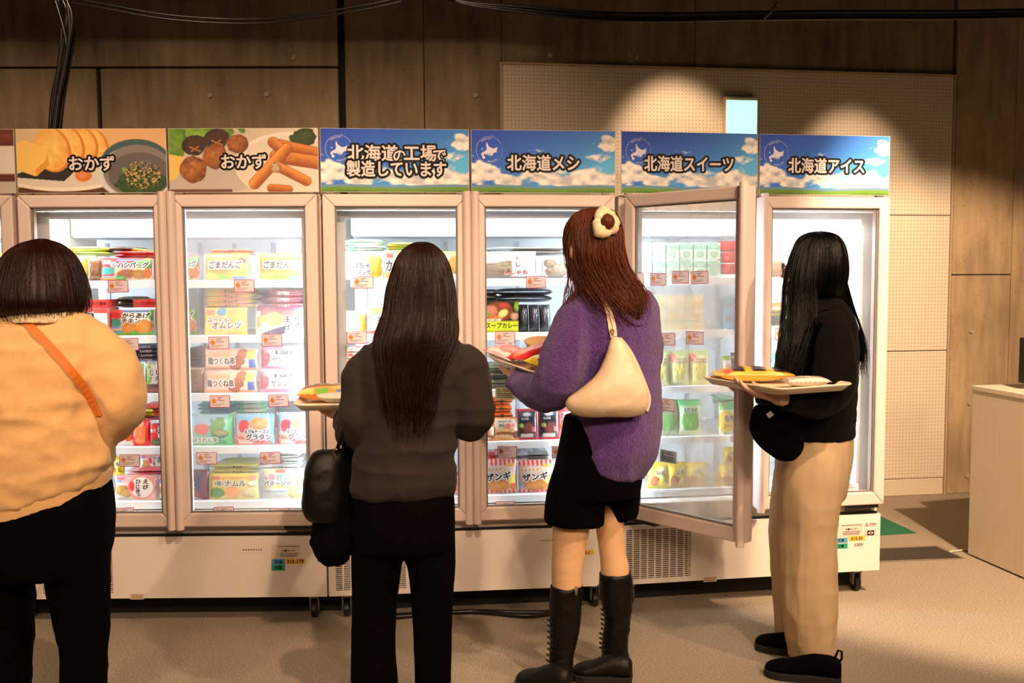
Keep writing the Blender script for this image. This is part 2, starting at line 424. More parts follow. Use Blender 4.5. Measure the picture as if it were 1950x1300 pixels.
panel(wl, a1 + .012, a2 - .02, .01, zj, CONC_D)
panel(wl, a2 + .022, a3 - .002, .01, 3.69, CONC_D); panel(wl, a3 + .002, a4, .01, 3.69, CONC_D)
pz = WR.px(960, 123)[1]; b1 = xr(1808, 400); b2 = xr(1929, 400)
z1, z2, z3 = WR.px(1740, 410)[1], WR.px(1740, 668)[1], WR.px(1740, 911)[1]
for lo, hi in ((z3 + .004, z2 - .0025), (z2 + .0025, z1 - .0025), (z1 + .0025, pz)):
    panel(wr, .004, b1, lo, hi, PEG, -.012, 'perforated_board')
panel(wr, .004, b1, 0, z3, BOARDW, -.006, 'skirting_board')
MB().box(-.006, b1 + .004, -.02, .03, pz, pz + .012).box(-.012, .003, -.02, .03, z3, pz + .012).box(b1 + .001, b1 + .012, -.02, .03, 0, pz + .012).build('edge_trim', mat('edge_trim_paint', (190, 168, 138), .6), wr)
panel(wr, .0, xr(1322) - .002, pz + .014, 3.69, CONC_D, .01); panel(wr, xr(1322) + .002, b1 + .008, pz + .014, 3.69, CONC_D, .01)
zc = WR.px(1870, 523)[1]
panel(wr, b1 + .03, b2, .0, zc - .003, CONC_L, .0); panel(wr, b1 + .03, b2, zc + .003, 3.69, CONC_L, .0)
panel(wr, b2 + .004, 5.9, .0, 3.69, CONC_L, .0)
HOLE = mat('mortar_plug', (176, 162, 138), .8)
def plug(fr, par, px, py, r=.014):
    x, z = fr.px(px, py)
    MB().lathe([(0, .0), (r, 0), (r, .008), (0, .008)], 12).build('tie_hole_plug', HOLE, par, loc=(x, -.002, z), rot=(PI / 2, 0, 0))
for p in ((400, 182), (508, 180), (138, 110), (905, 182), (560, 110)): plug(WL, wl, *p)
for p in ((1849, 630), (1845, 767), (1841, 905), (1047, 106), (1211, 112), (1853, 348)): plug(WR, wr, *p)
# black services under the ceiling
du = MB().box(-5.5, 5.8, 4.75, 5.45, 3.02, 3.5).build('trim_1', BLACKM); struct(du)
x_ = at(490, 20, 4.6).x; MB().box(x_ - .025, x_ + .025, 4.58, 4.63, 2.80, 3.65).build('hanger_rod', mat('grey_rod', (60, 54, 48), .6), du)
x_ = at(1362, 20, 4.6).x; MB().box(x_ - .03, x_ + .03, 4.58, 4.64, 2.80, 3.65).build('hanger_rod', bpy.data.materials['grey_rod'], du)
CABLE = mat('black_cable', (20, 18, 17), .35)
def cable(pts, r, label, group, name='cable'):
    mb = MB(); mb.tube([Vector(p) for p in spline(pts, 5)], r, 6)
    return tag(mb.build(name, CABLE, smooth=True), label, 'cable', group)
for k, (dy, lab) in enumerate(((0, 'thin black cable sagging under the ceiling, upper of the left pair'), (8, 'thin black cable sagging under the ceiling, lower of the left pair'))):
    pts = [at(px, py + dy, 4.6) for px, py in ((110, -8), (200, 8), (300, 26), (400, 35), (500, 36), (600, 25), (700, 9), (770, -6))]
    cable([tuple(p) for p in pts], .006, lab, None)
for k, (dy, lab) in enumerate(((0, 'black cable sagging at the top over the perforated board, highest of three'), (7, 'black cable sagging at the top over the perforated board, middle of three'), (13, 'black cable sagging at the top over the perforated board, lowest of three'))):
    pts = [at(px, py + dy * min(1, (px - 800) / 250), 4.55) for px, py in ((830, -6), (900, 6), (1000, 14), (1100, 22), (1200, 26), (1300, 26), (1400, 24), (1600, 22), (1800, 22), (2000, 18))]
    cable([tuple(p) for p in pts], .008, lab, None)
p_ = at(1455, 35, 4.5); q_ = at(1482, 3, 4.5)
cable([tuple(q_), tuple((p_ + q_) / 2 + Vector((.006, 0, 0))), tuple(p_)], .006, 'short grey cable end hanging down at the top right', None).data.materials[0] = mat('grey_cable', (120, 108, 90), .6)
# the bundle dropping behind the second sign
cab = [((128, -5), (133, 60), (124, 130), (112, 190), (104, 262)), ((118, -5), (140, 60), (132, 120), (120, 190), (112, 262)), ((110, -5), (118, 50), (112, 130), (100, 190), (95, 262)),
       ((124, -5), (138, 40), (120, 140), (108, 200), (100, 262)), ((104, -5), (125, 70), (128, 130), (114, 190), (106, 262)), ((115, -5), (128, 30), (116, 110), (106, 180), (92, 262))]
cl_ = ['leftmost at the foot', 'rightmost at the foot', 'second from the left at the foot', 'third from the left at the foot', 'second from the right at the foot', 'third from the right at the foot']
for k, cpts in enumerate(cab):
    cable([tuple(at(px, py, 4.32 + .02 * (k % 3))) for px, py in cpts], .0095, f'black cable of the hanging bundle at left, {["fifth", "sixth", "second", "third", "fourth", "first"][k]} from the left at its foot', None)
# exit lamp on the perforated board
ex = Frame(WR.o.x, WR.o.y, 8.5)
x0, zt = WR.px(1374, 187); x1, _ = WR.px(1435, 187); _, zb = WR.px(1374, 258)
lamp = empty('exit_lamp', 'small square glowing pale green exit lamp on the perforated wall', 'lamp', WR.w(x0, -.015, zb - .04), WR.a)
W_, H_ = x1 - x0, zt - zb + .04
MB().box(0, W_, -.05, 0, 0, H_).build('housing', mat('ivory_housing', (225, 205, 165), .5), lamp, bevel=.004)
MB().box(.006, W_ - .004, -.054, -.05, .004, H_ - .022).build('lit_panel', emit('exit_glow', (.55, 1, .82), 1.2), lamp)

# ------------------------------------------------------------------ freezers
ZS = [1.417, 1.189, .946, .723, .491]               # shelf tops
FR = {'Z': Frame(-1.967 - 1.2, 3.845, 0), 'A': Frame(-1.965, 3.845, .7), 'B': Frame(-.7635, 3.86, 5.9), 'C': Frame(.449, 3.985, 9.2)}
DZ0, DH, DW = .420, 1.338, .585
def card_mesh():
    a = Art(); w_, h_ = .082, .050
    e_ = .0024
    for q_ in ((0, 0, w_, e_), (0, h_ - e_, w_, h_), (0, e_, e_, h_ - e_), (w_ - e_, e_, w_, h_ - e_)): a.rect(*q_, (190, 30, 96))
    a.rect(e_, e_, w_ - e_, h_ - e_, (255, 244, 250)); a.layer()
    a.ell(.016, .027, .0095, .0095, (232, 160, 96)); a.rect(.008, .039, .022, .041, (200, 120, 100)); a.rect(.0272, .021, .028, .045, (210, 120, 110))
    for z, l in ((.040, .022), (.034, .014), (.028, .030)): a.rect(.031, z, .031 + l, z + .0024, (176, 96, 92))
    for z, l in ((.014, .05), (.0085, .036)): a.rect(.008, z, .008 + l, z + .002, (186, 120, 116))
    me = a.mesh('price_card', PAPERCARD, .0003)
    return me
CARDM = card_mesh()
def card_alt(bg, edge, dot):
    a = Art(); w_, h_ = .082, .050
    a.rect(0, 0, w_, h_, edge); a.layer(); a.rect(.001, .001, w_ - .001, h_ - .001, bg); a.layer(); a.ell(.014, .036, .009, .009, dot)
    for z, l in ((.041, .034), (.033, .04)): a.rect(.028, z, .028 + l, z + .003, (150, 60, 70))
    for z, l in ((.022, .066), (.015, .06), (.008, .066)): a.rect(.006, z, .006 + l, z + .003, (70, 66, 60))
    return a.mesh('price_card', PAPERCARD, .0003)
CARD_B, CARD_G = card_alt((206, 222, 232), (150, 190, 220), (150, 190, 150)), card_alt((214, 206, 180), (200, 190, 160), (160, 180, 120))

def door_meshes():
    t, tb = .049, .056
    fr = MB(); W_, H_ = DW, DH; y0, y1 = 0, .062
    fr.prism([(0, 0), (W_, 0), (W_ - t, tb), (t, tb)], y0, y1); fr.prism([(0, H_), (t, H_ - t), (W_ - t, H_ - t), (W_, H_)], y0, y1)
    fr.prism([(0, 0), (t, tb), (t, H_ - t), (0, H_)], y0, y1); fr.prism([(W_, 0), (W_, H_), (W_ - t, H_ - t), (W_ - t, tb)], y0, y1)
    frame = fr.mesh('door_frame', PVC, bevel=.006)
    g = MB().box(t - .006, W_ - t + .006, .022, .026, tb - .006, H_ - t + .006); gm = {k: g.mesh('glass', k) for k in (GLASS, FOG, MIST)}
    gk = MB()
    for x0, x1, z0, z1 in ((t, W_ - t, tb, tb + .006), (t, W_ - t, H_ - t - .006, H_ - t), (t, t + .006, tb, H_ - t), (W_ - t - .006, W_ - t, tb, H_ - t)): gk.box(x0, x1, .012, .021, z0, z1)
    gk = gk.mesh('glazing_bead', GASKET)
    hd = MB(); pr = [(-.016, .0), (-.016, -.012), (-.010, -.022), (0, -.026), (.010, -.022), (.016, -.012), (.016, 0)]
    hd.v = []; hd.slab([(x, y) for x, y in pr][::-1] if False else pr, -.01, H_ + .012)
    hd = hd.mesh('handle', PVC, bevel=.003)
    return frame, gm, gk, hd
DFRAME, DGLASS, DBEAD, DHANDLE = door_meshes()
def door(par, x, hinge_left, glass, ang=0):
    """frame is the door's own mesh; glass, bead, handle and hinge cap are its sub-parts"""
    d = link('door', DFRAME, par)
    if hinge_left: d.location = (x, -.035, DZ0)
    else: d.location = (x, -.035, DZ0)
    d.rotation_euler = (0, 0, ang)
    link('glass', DGLASS[glass], d); link('glazing_bead', DBEAD, d)
    h = link('handle', DHANDLE, d, (DW - .010 if hinge_left else .010, .001, 0))
    MB().box(DW - .16 if not hinge_left else .02, DW - .02 if not hinge_left else .16, .012, .05, -.016, -.002).build('hinge_cap', BLACKPL, d)
    return d

GRILLE = None
def grille_mesh(w_=.292, h_=.216):
    g = MB(); nc, nr = 9, 26; cw = w_ / nc; rh = h_ / nr
    for i in range(nc + 1): g.box(i * cw - .0025, i * cw + .0025, 0, .004, 0, h_)
    for j in range(nr + 1): g.box(0, w_, .0005, .0035, j * rh - .0018, j * rh + .0018)
    return g.mesh('vent_grille', PANEL)
GRILLE = grille_mesh()
def caster(par, x, y):
    c = MB().slab([(x - .022, y - .022), (x + .022, y - .022), (x + .022, y + .022), (x - .022, y + .022)], .088, .118)
    c.box(x - .02, x - .014, y - .012, y + .022, .03, .09).box(x + .014, x + .02, y - .012, y + .022, .03, .09)
    o = c.build('caster', GALV, par, bevel=.003)
    wv, wf = tube([(-.012, 0, 0), (.012, 0, 0)], .034, 18)
    MB().add(wv, wf).build('wheel', BLACKPL, o, bevel=.004, loc=(x, y + .005, .034))
def tube_light(par, x):
    MB().box(x - .016, x + .044 if x < .6 else x + .016, .058, .062, .457, 1.699).build('lamp_cover', GREYPL, par) if x < .6 else MB().box(x - .044, x + .016, .058, .062, .457, 1.699).build('lamp_cover', GREYPL, par)
    t = MB().tube([(x, .082, .50), (x, .082, 1.665)], .011, 10).build('light_tube', TUBE, par)
    return t
def freezer(key, label, glass_l, glass_r, open_left=0.0, tubes=(1, 1)):
    sk = {'Z': 0, 'A': .010, 'B': .062, 'C': .04}[key]
    f = FR[key]; r = empty('display_freezer', label, 'freezer', f.o, f.a, 'upright glass door freezers in a row')
    b = MB(); D = .66
    b.slab([(.003, .032), (.03, .032), (.03 + sk, D), (.003 + sk, D)], .372, 1.762).box(1.17, 1.197, .032, D, .372, 1.762).slab([(.03, .032), (1.17, .032), (1.17, D), (.03 + sk, D)], 1.70, 1.762).slab([(.03, .032), (1.17, .032), (1.17, D), (.03 + sk, D)], .372, .455)
    b.build('cabinet', PANEL, r, bevel=.003)
    MB().box(.03 + sk, 1.17, D - .03, D, .455, 1.70).build('liner', INNER, r)
    MB().box(.574, .626, .034, .075, .455, 1.70).build('mullion', GREYPL, r, bevel=.003)
    ev = MB().box(.034 + sk, 1.168, .36, D - .031, 1.612, 1.699).build('evaporator_cover', INNER, r)
    MB().box(.04 + sk, 1.16, .365, D - .04, 1.606, 1.612).build('air_grille', GREYPL, ev)
    st = MB()
    for x in (.08 + sk, .34, .52, .68, .86, 1.12): st.box(x - .008, x + .008, D - .040, D - .0305, .47, 1.59)
    st.build('shelf_upright', GREYPL, r)
    for z in ZS:
        for x0, x1 in ((.045 + sk, .592), (.608, 1.155)):
            s = MB().box(x0, x1, .112, .60, z - .008, z).build('shelf', INNER, r)
            MB().box(x0, x1, .104, .112, z - .030, z + .002).build('price_rail', INNER, s, bevel=.002)
    # lower machine housing with its grille
    lo = MB(); gx0, gx1, gz0, gz1 = .03, .322, .135, .351
    for bx in ((.003, gx0, 0, .03, .115, .370), (gx1, 1.197, 0, .03, .115, .370), (gx0, gx1, 0, .03, .115, gz0), (gx0, gx1, 0, .03, gz1, .370)): lo.box(*bx)
    lo.slab([(.003, .03), (1.197, .03), (1.197, D - .01), (.003 + sk, D - .01)], .115, .125).slab([(.003, .03), (.012, .03), (.012 + sk, D - .01), (.003 + sk, D - .01)], .125, .370).box(1.188, 1.197, .03, D - .01, .125, .370)
    low = lo.build('machine_housing', PANEL, r)
    tag(link('vent_grille', GRILLE, low, (gx0, .002, gz0)), kind='stuff')
    MB().box(gx0, gx1, .05, .06, gz0 - .01, gz1 + .01).build('dark_backing', DARKGAP, low)  # near-black sheet stands in for the shade inside the vent
    MB().box(.012, 1.188, .01, .05, .370, .377).build('seam_strip', DARKGAP, low)
    MB().slab([(.004, .150), (1.196, .150), (1.196, .162), (.004, .162)], .004, .116).build('shade_board', DARKGAP, r)  # added dark board that keeps the space under the freezer black
    for x in (.07, 1.13):
        caster(r, x, .08); caster(r, x + (sk if x < .5 else 0), .55)
    for x, on in ((.046, tubes[0]), (1.154, tubes[1])):
        if on: tube_light(r, x)
    MB().tube([(.08, .085, 1.682), (1.12, .085, 1.682)], .009, 8).build('light_tube', TOP_FILL, r); MB().box(.05, 1.15, .060, .064, 1.668, 1.699).build('lamp_cover', GREYPL, r)  # top tube and its cover are added to brighten the upper zone
    dl = door(r, .008, True, glass_l, -open_left); dr = door(r, .607, False, glass_r)
    return r, dl, dr, low
OPEN = math.radians(56)
FZ = {}
FZ['Z'] = freezer('Z', 'white glass door freezer cut off by the left edge of the photo', GLASS, GLASS)
FZ['A'] = freezer('A', 'white glass door freezer behind the woman in the yellow sweatshirt', GLASS, MIST)
FZ['B'] = freezer('B', 'white glass door freezer behind the women in dark grey and purple', GLASS, GLASS)
FZ['C'] = freezer('C', 'white glass door freezer with its left door swung open, at the right end', FOG, MIST, OPEN)
# price cards taped on the door glass
def cards(key, side, boxes, me=CARDM):
    f = FR[key]; d = FZ[key][1 if side == 0 else 2]
    M = f.M @ Matrix.Translation(d.location) @ d.rotation_euler.to_matrix().to_4x4(); I = M.inverted(); n = M.to_3x3() @ Vector((0, 1, 0)); p = M @ Vector((0, .021, 0))
    for (px, py) in boxes:
        q = I @ on_plane(px, py, p, n)
        o = link('price_card', me, d, (q.x, .0205, q.z)); o.rotation_euler = (0, random.uniform(-.03, .03), 0)
cards('A', 0, [(206, 557), (226, 668), (228, 888), (218, 990)])
cards('A', 1, [(446, 556), (398, 665), (499, 660), (400, 776), (512, 775), (375, 884), (497, 884), (408, 988), (514, 990)])
cards('B', 0, [(672, 549), (661, 655)])
cards('B', 1, [(1002, 549), (943, 654), (947, 872), (944, 977), (1051, 872)])
cards('B', 1, [(943, 760)], CARD_G)
cards('C', 0, [(1197, 543), (1238, 543), (1280, 540), (1316, 541), (1255, 657), (1307, 655), (1254, 780), (1259, 996)])
cards('C', 0, [(1257, 878)], CARD_B)
cards('C', 1, [(1491, 543), (1578, 543), (1476, 647), (1598, 752), (1603, 942)])
# printed stickers on the machine housings
def sticker(key, name, px0, py0, px1, py1, draw):
    f = FR[key]; x0, z0 = f.px(px0, py1); x1, z1_ = f.px(px1, py0); a = Art(); draw(a, x1 - x0, z1_ - z0)
    return link(name, a.mesh(name, CARD, .0004), FZ[key][3], (x0, -.0006, z0))
def tx(bg, s, c=(30, 30, 30), st=.03, fit=.9):
    def d(a, w_, h_): a.rect(0, 0, w_, h_, bg); a.layer(); a.text(s, w_ / 2, h_ / 2, h_ * .62, c, st, fit=w_ * fit)
    return d
def lines(bg, rows, c=(110, 90, 80)):
    def d(a, w_, h_):
        a.rect(0, 0, w_, h_, bg); a.layer()
        for z, x0, x1, t in rows: a.rect(x0 * w_, z * h_, x1 * w_, (z + t) * h_, c)
    return d
def info(a, w_, h_):
    a.rect(0, 0, w_, h_, (222, 206, 190)); a.layer()
    a.text('冷機センター', w_ * .62, h_ * .55, h_ * .17, (60, 50, 44), .03, fit=w_ * .5)
    for z, x0, x1 in ((.84, .25, .95), (.34, .3, .93), (.22, .3, .9), (.12, .3, .86)): a.rect(x0 * w_, z * h_, x1 * w_, z * h_ + h_ * .05, (120, 98, 86))
for key, x, y, num in (('A', 517, 1036, '312-179'), ('C', 1588, 995, '313-30')):
    sticker(key, 'rental_label', x, y, x + 55, y + 27, info); sticker(key, 'freezing_label', x, y + 28, x + 26, y + 39, tx((86, 158, 190), '冷凍'))
    sticker(key, 'chilling_label', x, y + 39, x + 26, y + 50, tx((40, 160, 128), '冷蔵')); sticker(key, 'number_label', x + 28, y + (27 if key == 'A' else 24), x + 63 if key == 'A' else x + 59, y + (38 if key == 'A' else 35), tx((240, 190, 70), num, (60, 40, 30), .05))
sticker('C', 'voltage_label', 1627, 1031, 1645, 1042, tx((236, 226, 210), '100V'))
def maker(a, w_, h_):
    s = h_ * .33; cx, cz = w_ * .22, h_ * .5
    for ang in (90, 210, 330):
        t = math.radians(ang); n = math.radians(ang + 90); u, v = (math.cos(t), math.sin(t)), (math.cos(n), math.sin(n))
        a.poly([(cx, cz), (cx + u[0] * s * .75 - v[0] * s * .42, cz + u[1] * s * .75 - v[1] * s * .42), (cx + u[0] * s * 1.5, cz + u[1] * s * 1.5), (cx + u[0] * s * .75 + v[0] * s * .42, cz + u[1] * s * .75 + v[1] * s * .42)], (206, 30, 36))
    a.text('MITSUBISHI', w_ * .72, h_ * .62, h_ * .24, (190, 50, 50), .04, fit=w_ * .52); a.text('ELECTRIC', w_ * .68, h_ * .3, h_ * .18, (190, 50, 50), .02, fit=w_ * .4)
sticker('C', 'maker_mark', 1645, 993, 1669, 1004, maker)
def eye(a, w_, h_):
    a.rect(0, 0, w_, h_, (205, 190, 172)); a.layer(); a.rect(w_ * .2, h_ * .08, w_ * .82, h_ * .92, (28, 22, 20)); a.layer(); a.ring(w_ * .51, h_ * .5, h_ * .17, h_ * .09, (225, 212, 196), 20)
    a.poly([(w_ * .26, h_ * .5), (w_ * .38, h_ * .3), (w_ * .38, h_ * .7)], (225, 212, 196)); a.poly([(w_ * .76, h_ * .5), (w_ * .64, h_ * .7), (w_ * .64, h_ * .3)], (225, 212, 196))
sticker('C', 'switch_label', 1647, 1008, 1668, 1020, eye)
for key, x, y in (('A', 455, 1041), ('B', 1022, 1023)):
    sticker(key, 'notice_label', x, y, x + 54, y + 11, lines((232, 218, 204), [(.4 + .0 * i, .14 + i * .09, .14 + i * .09 + .05, .25) for i in range(8)]))
for key, x, y in (('A', 249, 1130), ('C', 1340, 1097)):
    sticker(key, 'rating_label', x, y, x + 25, y + 11, lines((206, 184, 158), [(.15, .08, .9, .1), (.4, .08, .8, .1), (.65, .08, .9, .1)], (150, 126, 104)))
sticker('B', 'number_label', 1096, 1046, 1131, 1057, tx((240, 190, 70), '312-1', (60, 40, 30), .05))

# ------------------------------------------------------------------ signs on top of the freezers
HOK = [(.36, 1.0), (.41, .90), (.45, .80), (.53, .72), (.62, .66), (.70, .63), (.78, .62), (.9, .67), (1.0, .74), (.965, .64), (.97, .55), (.92, .46), (.98, .40), (.88, .385), (.78, .37), (.73, .29), (.68, .20), (.56, .28), (.45, .34), (.37, .27), (.30, .25), (.22, .30), (.16, .24), (.22, .16), (.29, .09), (.20, .0), (.10, .04), (.11, .16), (.03, .26), (.08, .36), (.18, .41), (.24, .45), (.33, .50), (.36, .62), (.33, .80)]
def sky_paint():
    p = Paint(300, 128, 2.36)
    d = np.clip(1 - (.72 * p.U + .55 * (1 - p.V) + .05), 0, 1)[..., None]
    p.C = np.array([8., 60, 186]) * d ** .6 + np.array([84., 186, 246]) * (1 - d ** .6)
    f = fbm(np.stack([p.X * 3.1, p.V * 6.2, p.X * 0 + 3], -1), 6); g = fbm(np.stack([p.X * 7, p.V * 12, p.X * 0 + 9], -1), 4)
    def cloud(mask, thr, k=9):
        a = np.clip((f * .62 + g * .38 + mask - thr) * k, 0, 1); sh = np.clip(.62 + (g - .42) * 1.5 + (p.V - .2) * .25, .5, 1)[..., None]
        p.put(a, np.array([250., 244, 236]) * sh + np.array([120., 130, 150]) * (1 - sh))
    band = np.exp(-((p.V - .24) / .16) ** 2) * .34
    cloud(band - .1, .585)
    cloud(np.exp(-((p.V - .40) / .1) ** 2 - ((p.U - .07) / .10) ** 2) * .36 - .12, .57)
    cloud(np.exp(-((p.V - .83) / .17) ** 2 - ((p.U - .96) / .07) ** 2) * .55 - .12, .66)
    cloud(np.exp(-((p.V - .57) / .08) ** 2 - ((p.U - .86) / .11) ** 2) * .36 - .12, .58)
    cloud(np.exp(-((p.V - .93) / .10) ** 2 - ((p.U - .53) / .05) ** 2) * .24 - .12, .57)
    hill = .075 + .012 * np.sin(p.U * 9)
    p.put((hill + .045 - p.V) * 60, (96, 140, 168)); p.put((hill - p.V) * 90, (96, 140, 40)); p.put((hill - .045 - p.V) * 60 * p.nz(20, 3), (60, 104, 26))
    return p
def okazu_eggs():
    p = Paint(300, 128, 2.34, (226, 178, 124))
    p.put(np.clip(1.1 - p.U * 2.2, 0, 1), (214, 186, 146)); p.put((.09 - p.V + .03 * p.U) * 60, (84, 50, 30))
    p.ell(.30, .27, .40, .25, (232, 224, 208)); p.ell(.30, .30, .38, .22, (214, 206, 190))
    p.poly([(-.02, .28), (.13, .42), (.40, .40), (.36, .28), (.31, .18), (.0, .24)], (38, 36, 34))
    for u, v, ru, rv, k in ((.52, .70, .085, .30, 5), (.43, .74, .10, .29, 4), (.33, .72, .11, .32, 3), (.23, .68, .115, .34, 2)):
        p.ell(u + .012, v - .01, ru * 1.05, rv * 1.04, (206, 128, 48), .25); p.food(u, v, ru, rv, (252, 214, 124), (226, 156, 62), k, .25, 12, .04)
    p.poly([(.0, .80), (.06, .82), (.14, .76), (.205, .62), (.215, .44), (.12, .26), (.0, .36)], (246, 200, 104)); p.poly([(.205, .62), (.215, .44), (.13, .26), (.12, .36), (.19, .50)], (222, 158, 66))
    p.ell(.44, .27, .055, .10, (222, 132, 66)); p.food(.45, .28, .05, .08, (232, 150, 80), (190, 96, 40), 9)
    p.ell(.80, .38, .255, .46, (60, 92, 92), wob=.02); p.ell(.80, .30, .262, .42, (206, 210, 208), wob=.03); p.ell(.81, .33, .235, .42, (128, 122, 120)); p.ell(.82, .28, .21, .35, (98, 92, 92))
    p.poly([(.70, .38), (.73, .40), (.745, .22), (.72, .18)], (120, 160, 60))
    p.food(.83, .16, .16, .24, (70, 108, 40), (20, 40, 20), 11, 0, 30, .5)
    m = (p.nz(46, 21) > .56) * (np.hypot((p.U - .84) / .12, (p.V - .28) / .22) < 1); p.put(m * 1.0, (196, 160, 110)); m = (p.nz(40, 31) > .6) * (np.hypot((p.U - .84) / .13, (p.V - .25) / .24) < 1); p.put(m * .9, (24, 40, 24))
    return p
def okazu_rolls():
    p = Paint(300, 128, 2.34, (204, 188, 166))
    p.put(np.clip(p.U * 1.4 - .6, 0, 1), (222, 206, 184))
    p.ell(.22, .24, .36, .30, (190, 178, 168)); p.ell(.80, .42, .36, .52, (232, 222, 208)); p.ell(.80, .40, .345, .48, (220, 208, 192))
    p.put((.05 - p.V) * 80 * (p.U < .42), (100, 70, 52))
    p.food(.18, .90, .30, .19, (150, 190, 70), (56, 110, 30), 4, .1, 14, .35); p.food(.02, .80, .10, .30, (130, 172, 60), (60, 110, 30), 6, 0, 14, .3)
    p.poly([(.0, .60), (.09, .56), (.12, .50), (.04, .20), (.0, .18)], (232, 196, 96))
    for u, v, k in ((.17, .74, 3), (.32, .84, 7)):
        p.food(u, v, .085, .16, (84, 52, 36), (36, 20, 14), k, .2, 12, .1); p.caps(u - .03, v - .03, u + .04, v - .10, .012, (196, 130, 80), (150, 90, 50)); p.caps(u - .02, v - .1, u + .03, v - .02, .010, (196, 130, 80), (150, 90, 50))
    for u, v, ru, rv, k in ((.46, .76, .075, .15, 13), (.31, .56, .085, .20, 17), (.16, .36, .09, .21, 15)):
        p.food(u, v, ru, rv, (196, 122, 60), (86, 40, 16), k, 0, 20, .14)
    p.food(.91, .86, .095, .14, (66, 92, 44), (24, 40, 20), 8, 0, 34, .45)
    p.caps(.74, .74, .98, .62, .085, (206, 128, 58), (150, 76, 28), 5); p.caps(.72, .56, 1.0, .46, .10, (212, 136, 62), (152, 80, 30), 7)
    p.caps(.70, .78, .74, .70, .08, (216, 140, 66), (150, 80, 30), 2)
    p.caps(.57, .13, .79, .68, .085, (226, 150, 72), (156, 84, 30), 6); p.caps(.73, .40, .92, .17, .075, (216, 142, 66), (150, 78, 28), 9)
    p.food(.715, .38, .035, .085, (216, 190, 150), (120, 80, 50), 12, .5, 40, .1); p.caps(.68, .06, .80, .04, .06, (206, 128, 54), (140, 70, 24), 4)
    return p
def wood_paint():
    p = Paint(40, 60, .6, (120, 62, 44)); p.put((p.nz(3, 2, sy=14) - .45) * 4, (84, 40, 30)); p.ell(.95, .52, .85, .22, (226, 216, 206)); p.ell(.9, .06, .6, .12, (190, 180, 170)); return p
def grid_mesh(name, p, w_, h_, m, th=.006):
    n, k = p.n, p.m; u, v = np.meshgrid(np.linspace(0, w_, n), np.linspace(0, h_, k))
    V = np.stack([u.ravel(), np.full(n * k, -.0002), v.ravel()], 1)
    i = np.arange(n * k).reshape(k, n); F = np.stack([i[:-1, :-1].ravel(), i[:-1, 1:].ravel(), i[1:, 1:].ravel(), i[1:, :-1].ravel()], 1)
    me = bpy.data.meshes.new(name); me.from_pydata(V.tolist(), [], F.tolist()); setcol(me, p.rgba()); me.materials.append(m); me.update(); return me
SKY = grid_mesh('printed_sky', sky_paint(), .590, .250, POSTER)
EGGS = grid_mesh('printed_food', okazu_eggs(), .590, .250, POSTER)
ROLLS = grid_mesh('printed_food', okazu_rolls(), .590, .250, POSTER)
WOODP = grid_mesh('printed_food', wood_paint(), .590, .250, POSTER)
CARDB = mat('white_board', (235, 230, 222), .6)
INK, PAPER = (14, 10, 10), (250, 240, 236)
def sign(key, x, art, label, texts, logo=False):
    f = FR[key]; p = f.w(x, -.012, 1.769)
    r = empty('sign_board', label, 'sign', p, f.a, 'printed sign boards along the freezer tops')
    MB().box(-.001, .591, 0, .006, -.001, .251).build('board', CARDB, r)
    link('printed_picture', art, r)
    MB().box(.02, .05, .006, .03, -.006, .14).box(.54, .57, .006, .03, -.006, .14).build('bracket', GALV, r)
    a = Art()
    for s, u, v, h, fit in texts: a.text(s, u, v, h, PAPER, .026, [(INK, .165)], fit=fit)
    link('lettering', a.mesh('lettering', POSTER, .0002), r, (0, -.0006, 0))
    if logo:
        g = Art(); cx, cz = .072, .170
        g.ring(cx, cz, .053, .0012, (205, 215, 235), 40, .5, 4.1); g.ring(cx, cz, .053, .0008, (160, 180, 220), 40, 4.1, 6.7)
        g.layer(); g.poly([(cx - .036 + .070 * x_, cz - .036 + .068 * z_) for x_, z_ in HOK][::-1], (225, 222, 240))
        for word, a_0, sgn in (('HOKKAIDO', 2.25, -1), ('HOKKAIDO', 4.55, 1)):
            for i_, ch in enumerate(word):
                a_ = a_0 + sgn * i_ * .115; g.text(ch, cx + .0465 * math.cos(a_), cz + .0465 * math.sin(a_), .0055, (215, 222, 240), .03, rot=a_ - PI / 2 if sgn < 0 else a_ + PI / 2)
        link('emblem', g.mesh('emblem', POSTER, .0002), r, (0, -.0006, 0))
    return r
sign('Z', .606, WOODP, 'dark red wooden table picture sign cut off by the left edge', [])
sign('A', .004, EGGS, 'おかず food picture sign with rolled egg slices and greens in bowl', [('おかず', .295, .115, .056, .178)])
sign('A', .606, ROLLS, 'おかず food picture sign with meatballs and spring rolls', [('おかず', .295, .120, .056, .178)])
sign('B', .004, SKY, 'blue sky sign with two lines of lettering about 北海道 factory', [('北海道', .205, .155, .062, None), ('の', .312, .143, .044, None), ('工場', .395, .155, .062, None), ('で', .473, .145, .045, None), ('製造しています', .300, .092, .062, .395)], True)
sign('B', .606, SKY, 'blue sky sign lettered 北海道メシ above the purple sweater woman', [('北海道メシ', .293, .120, .062, .295)], True)
sign('C', .004, SKY, 'blue sky sign lettered 北海道スイーツ above the open door', [('北海道スイーツ', .290, .122, .062, .385)], True)
sign('C', .606, SKY, 'blue sky sign lettered 北海道アイス at the right end', [('北海道アイス', .300, .122, .062, .345)], True)

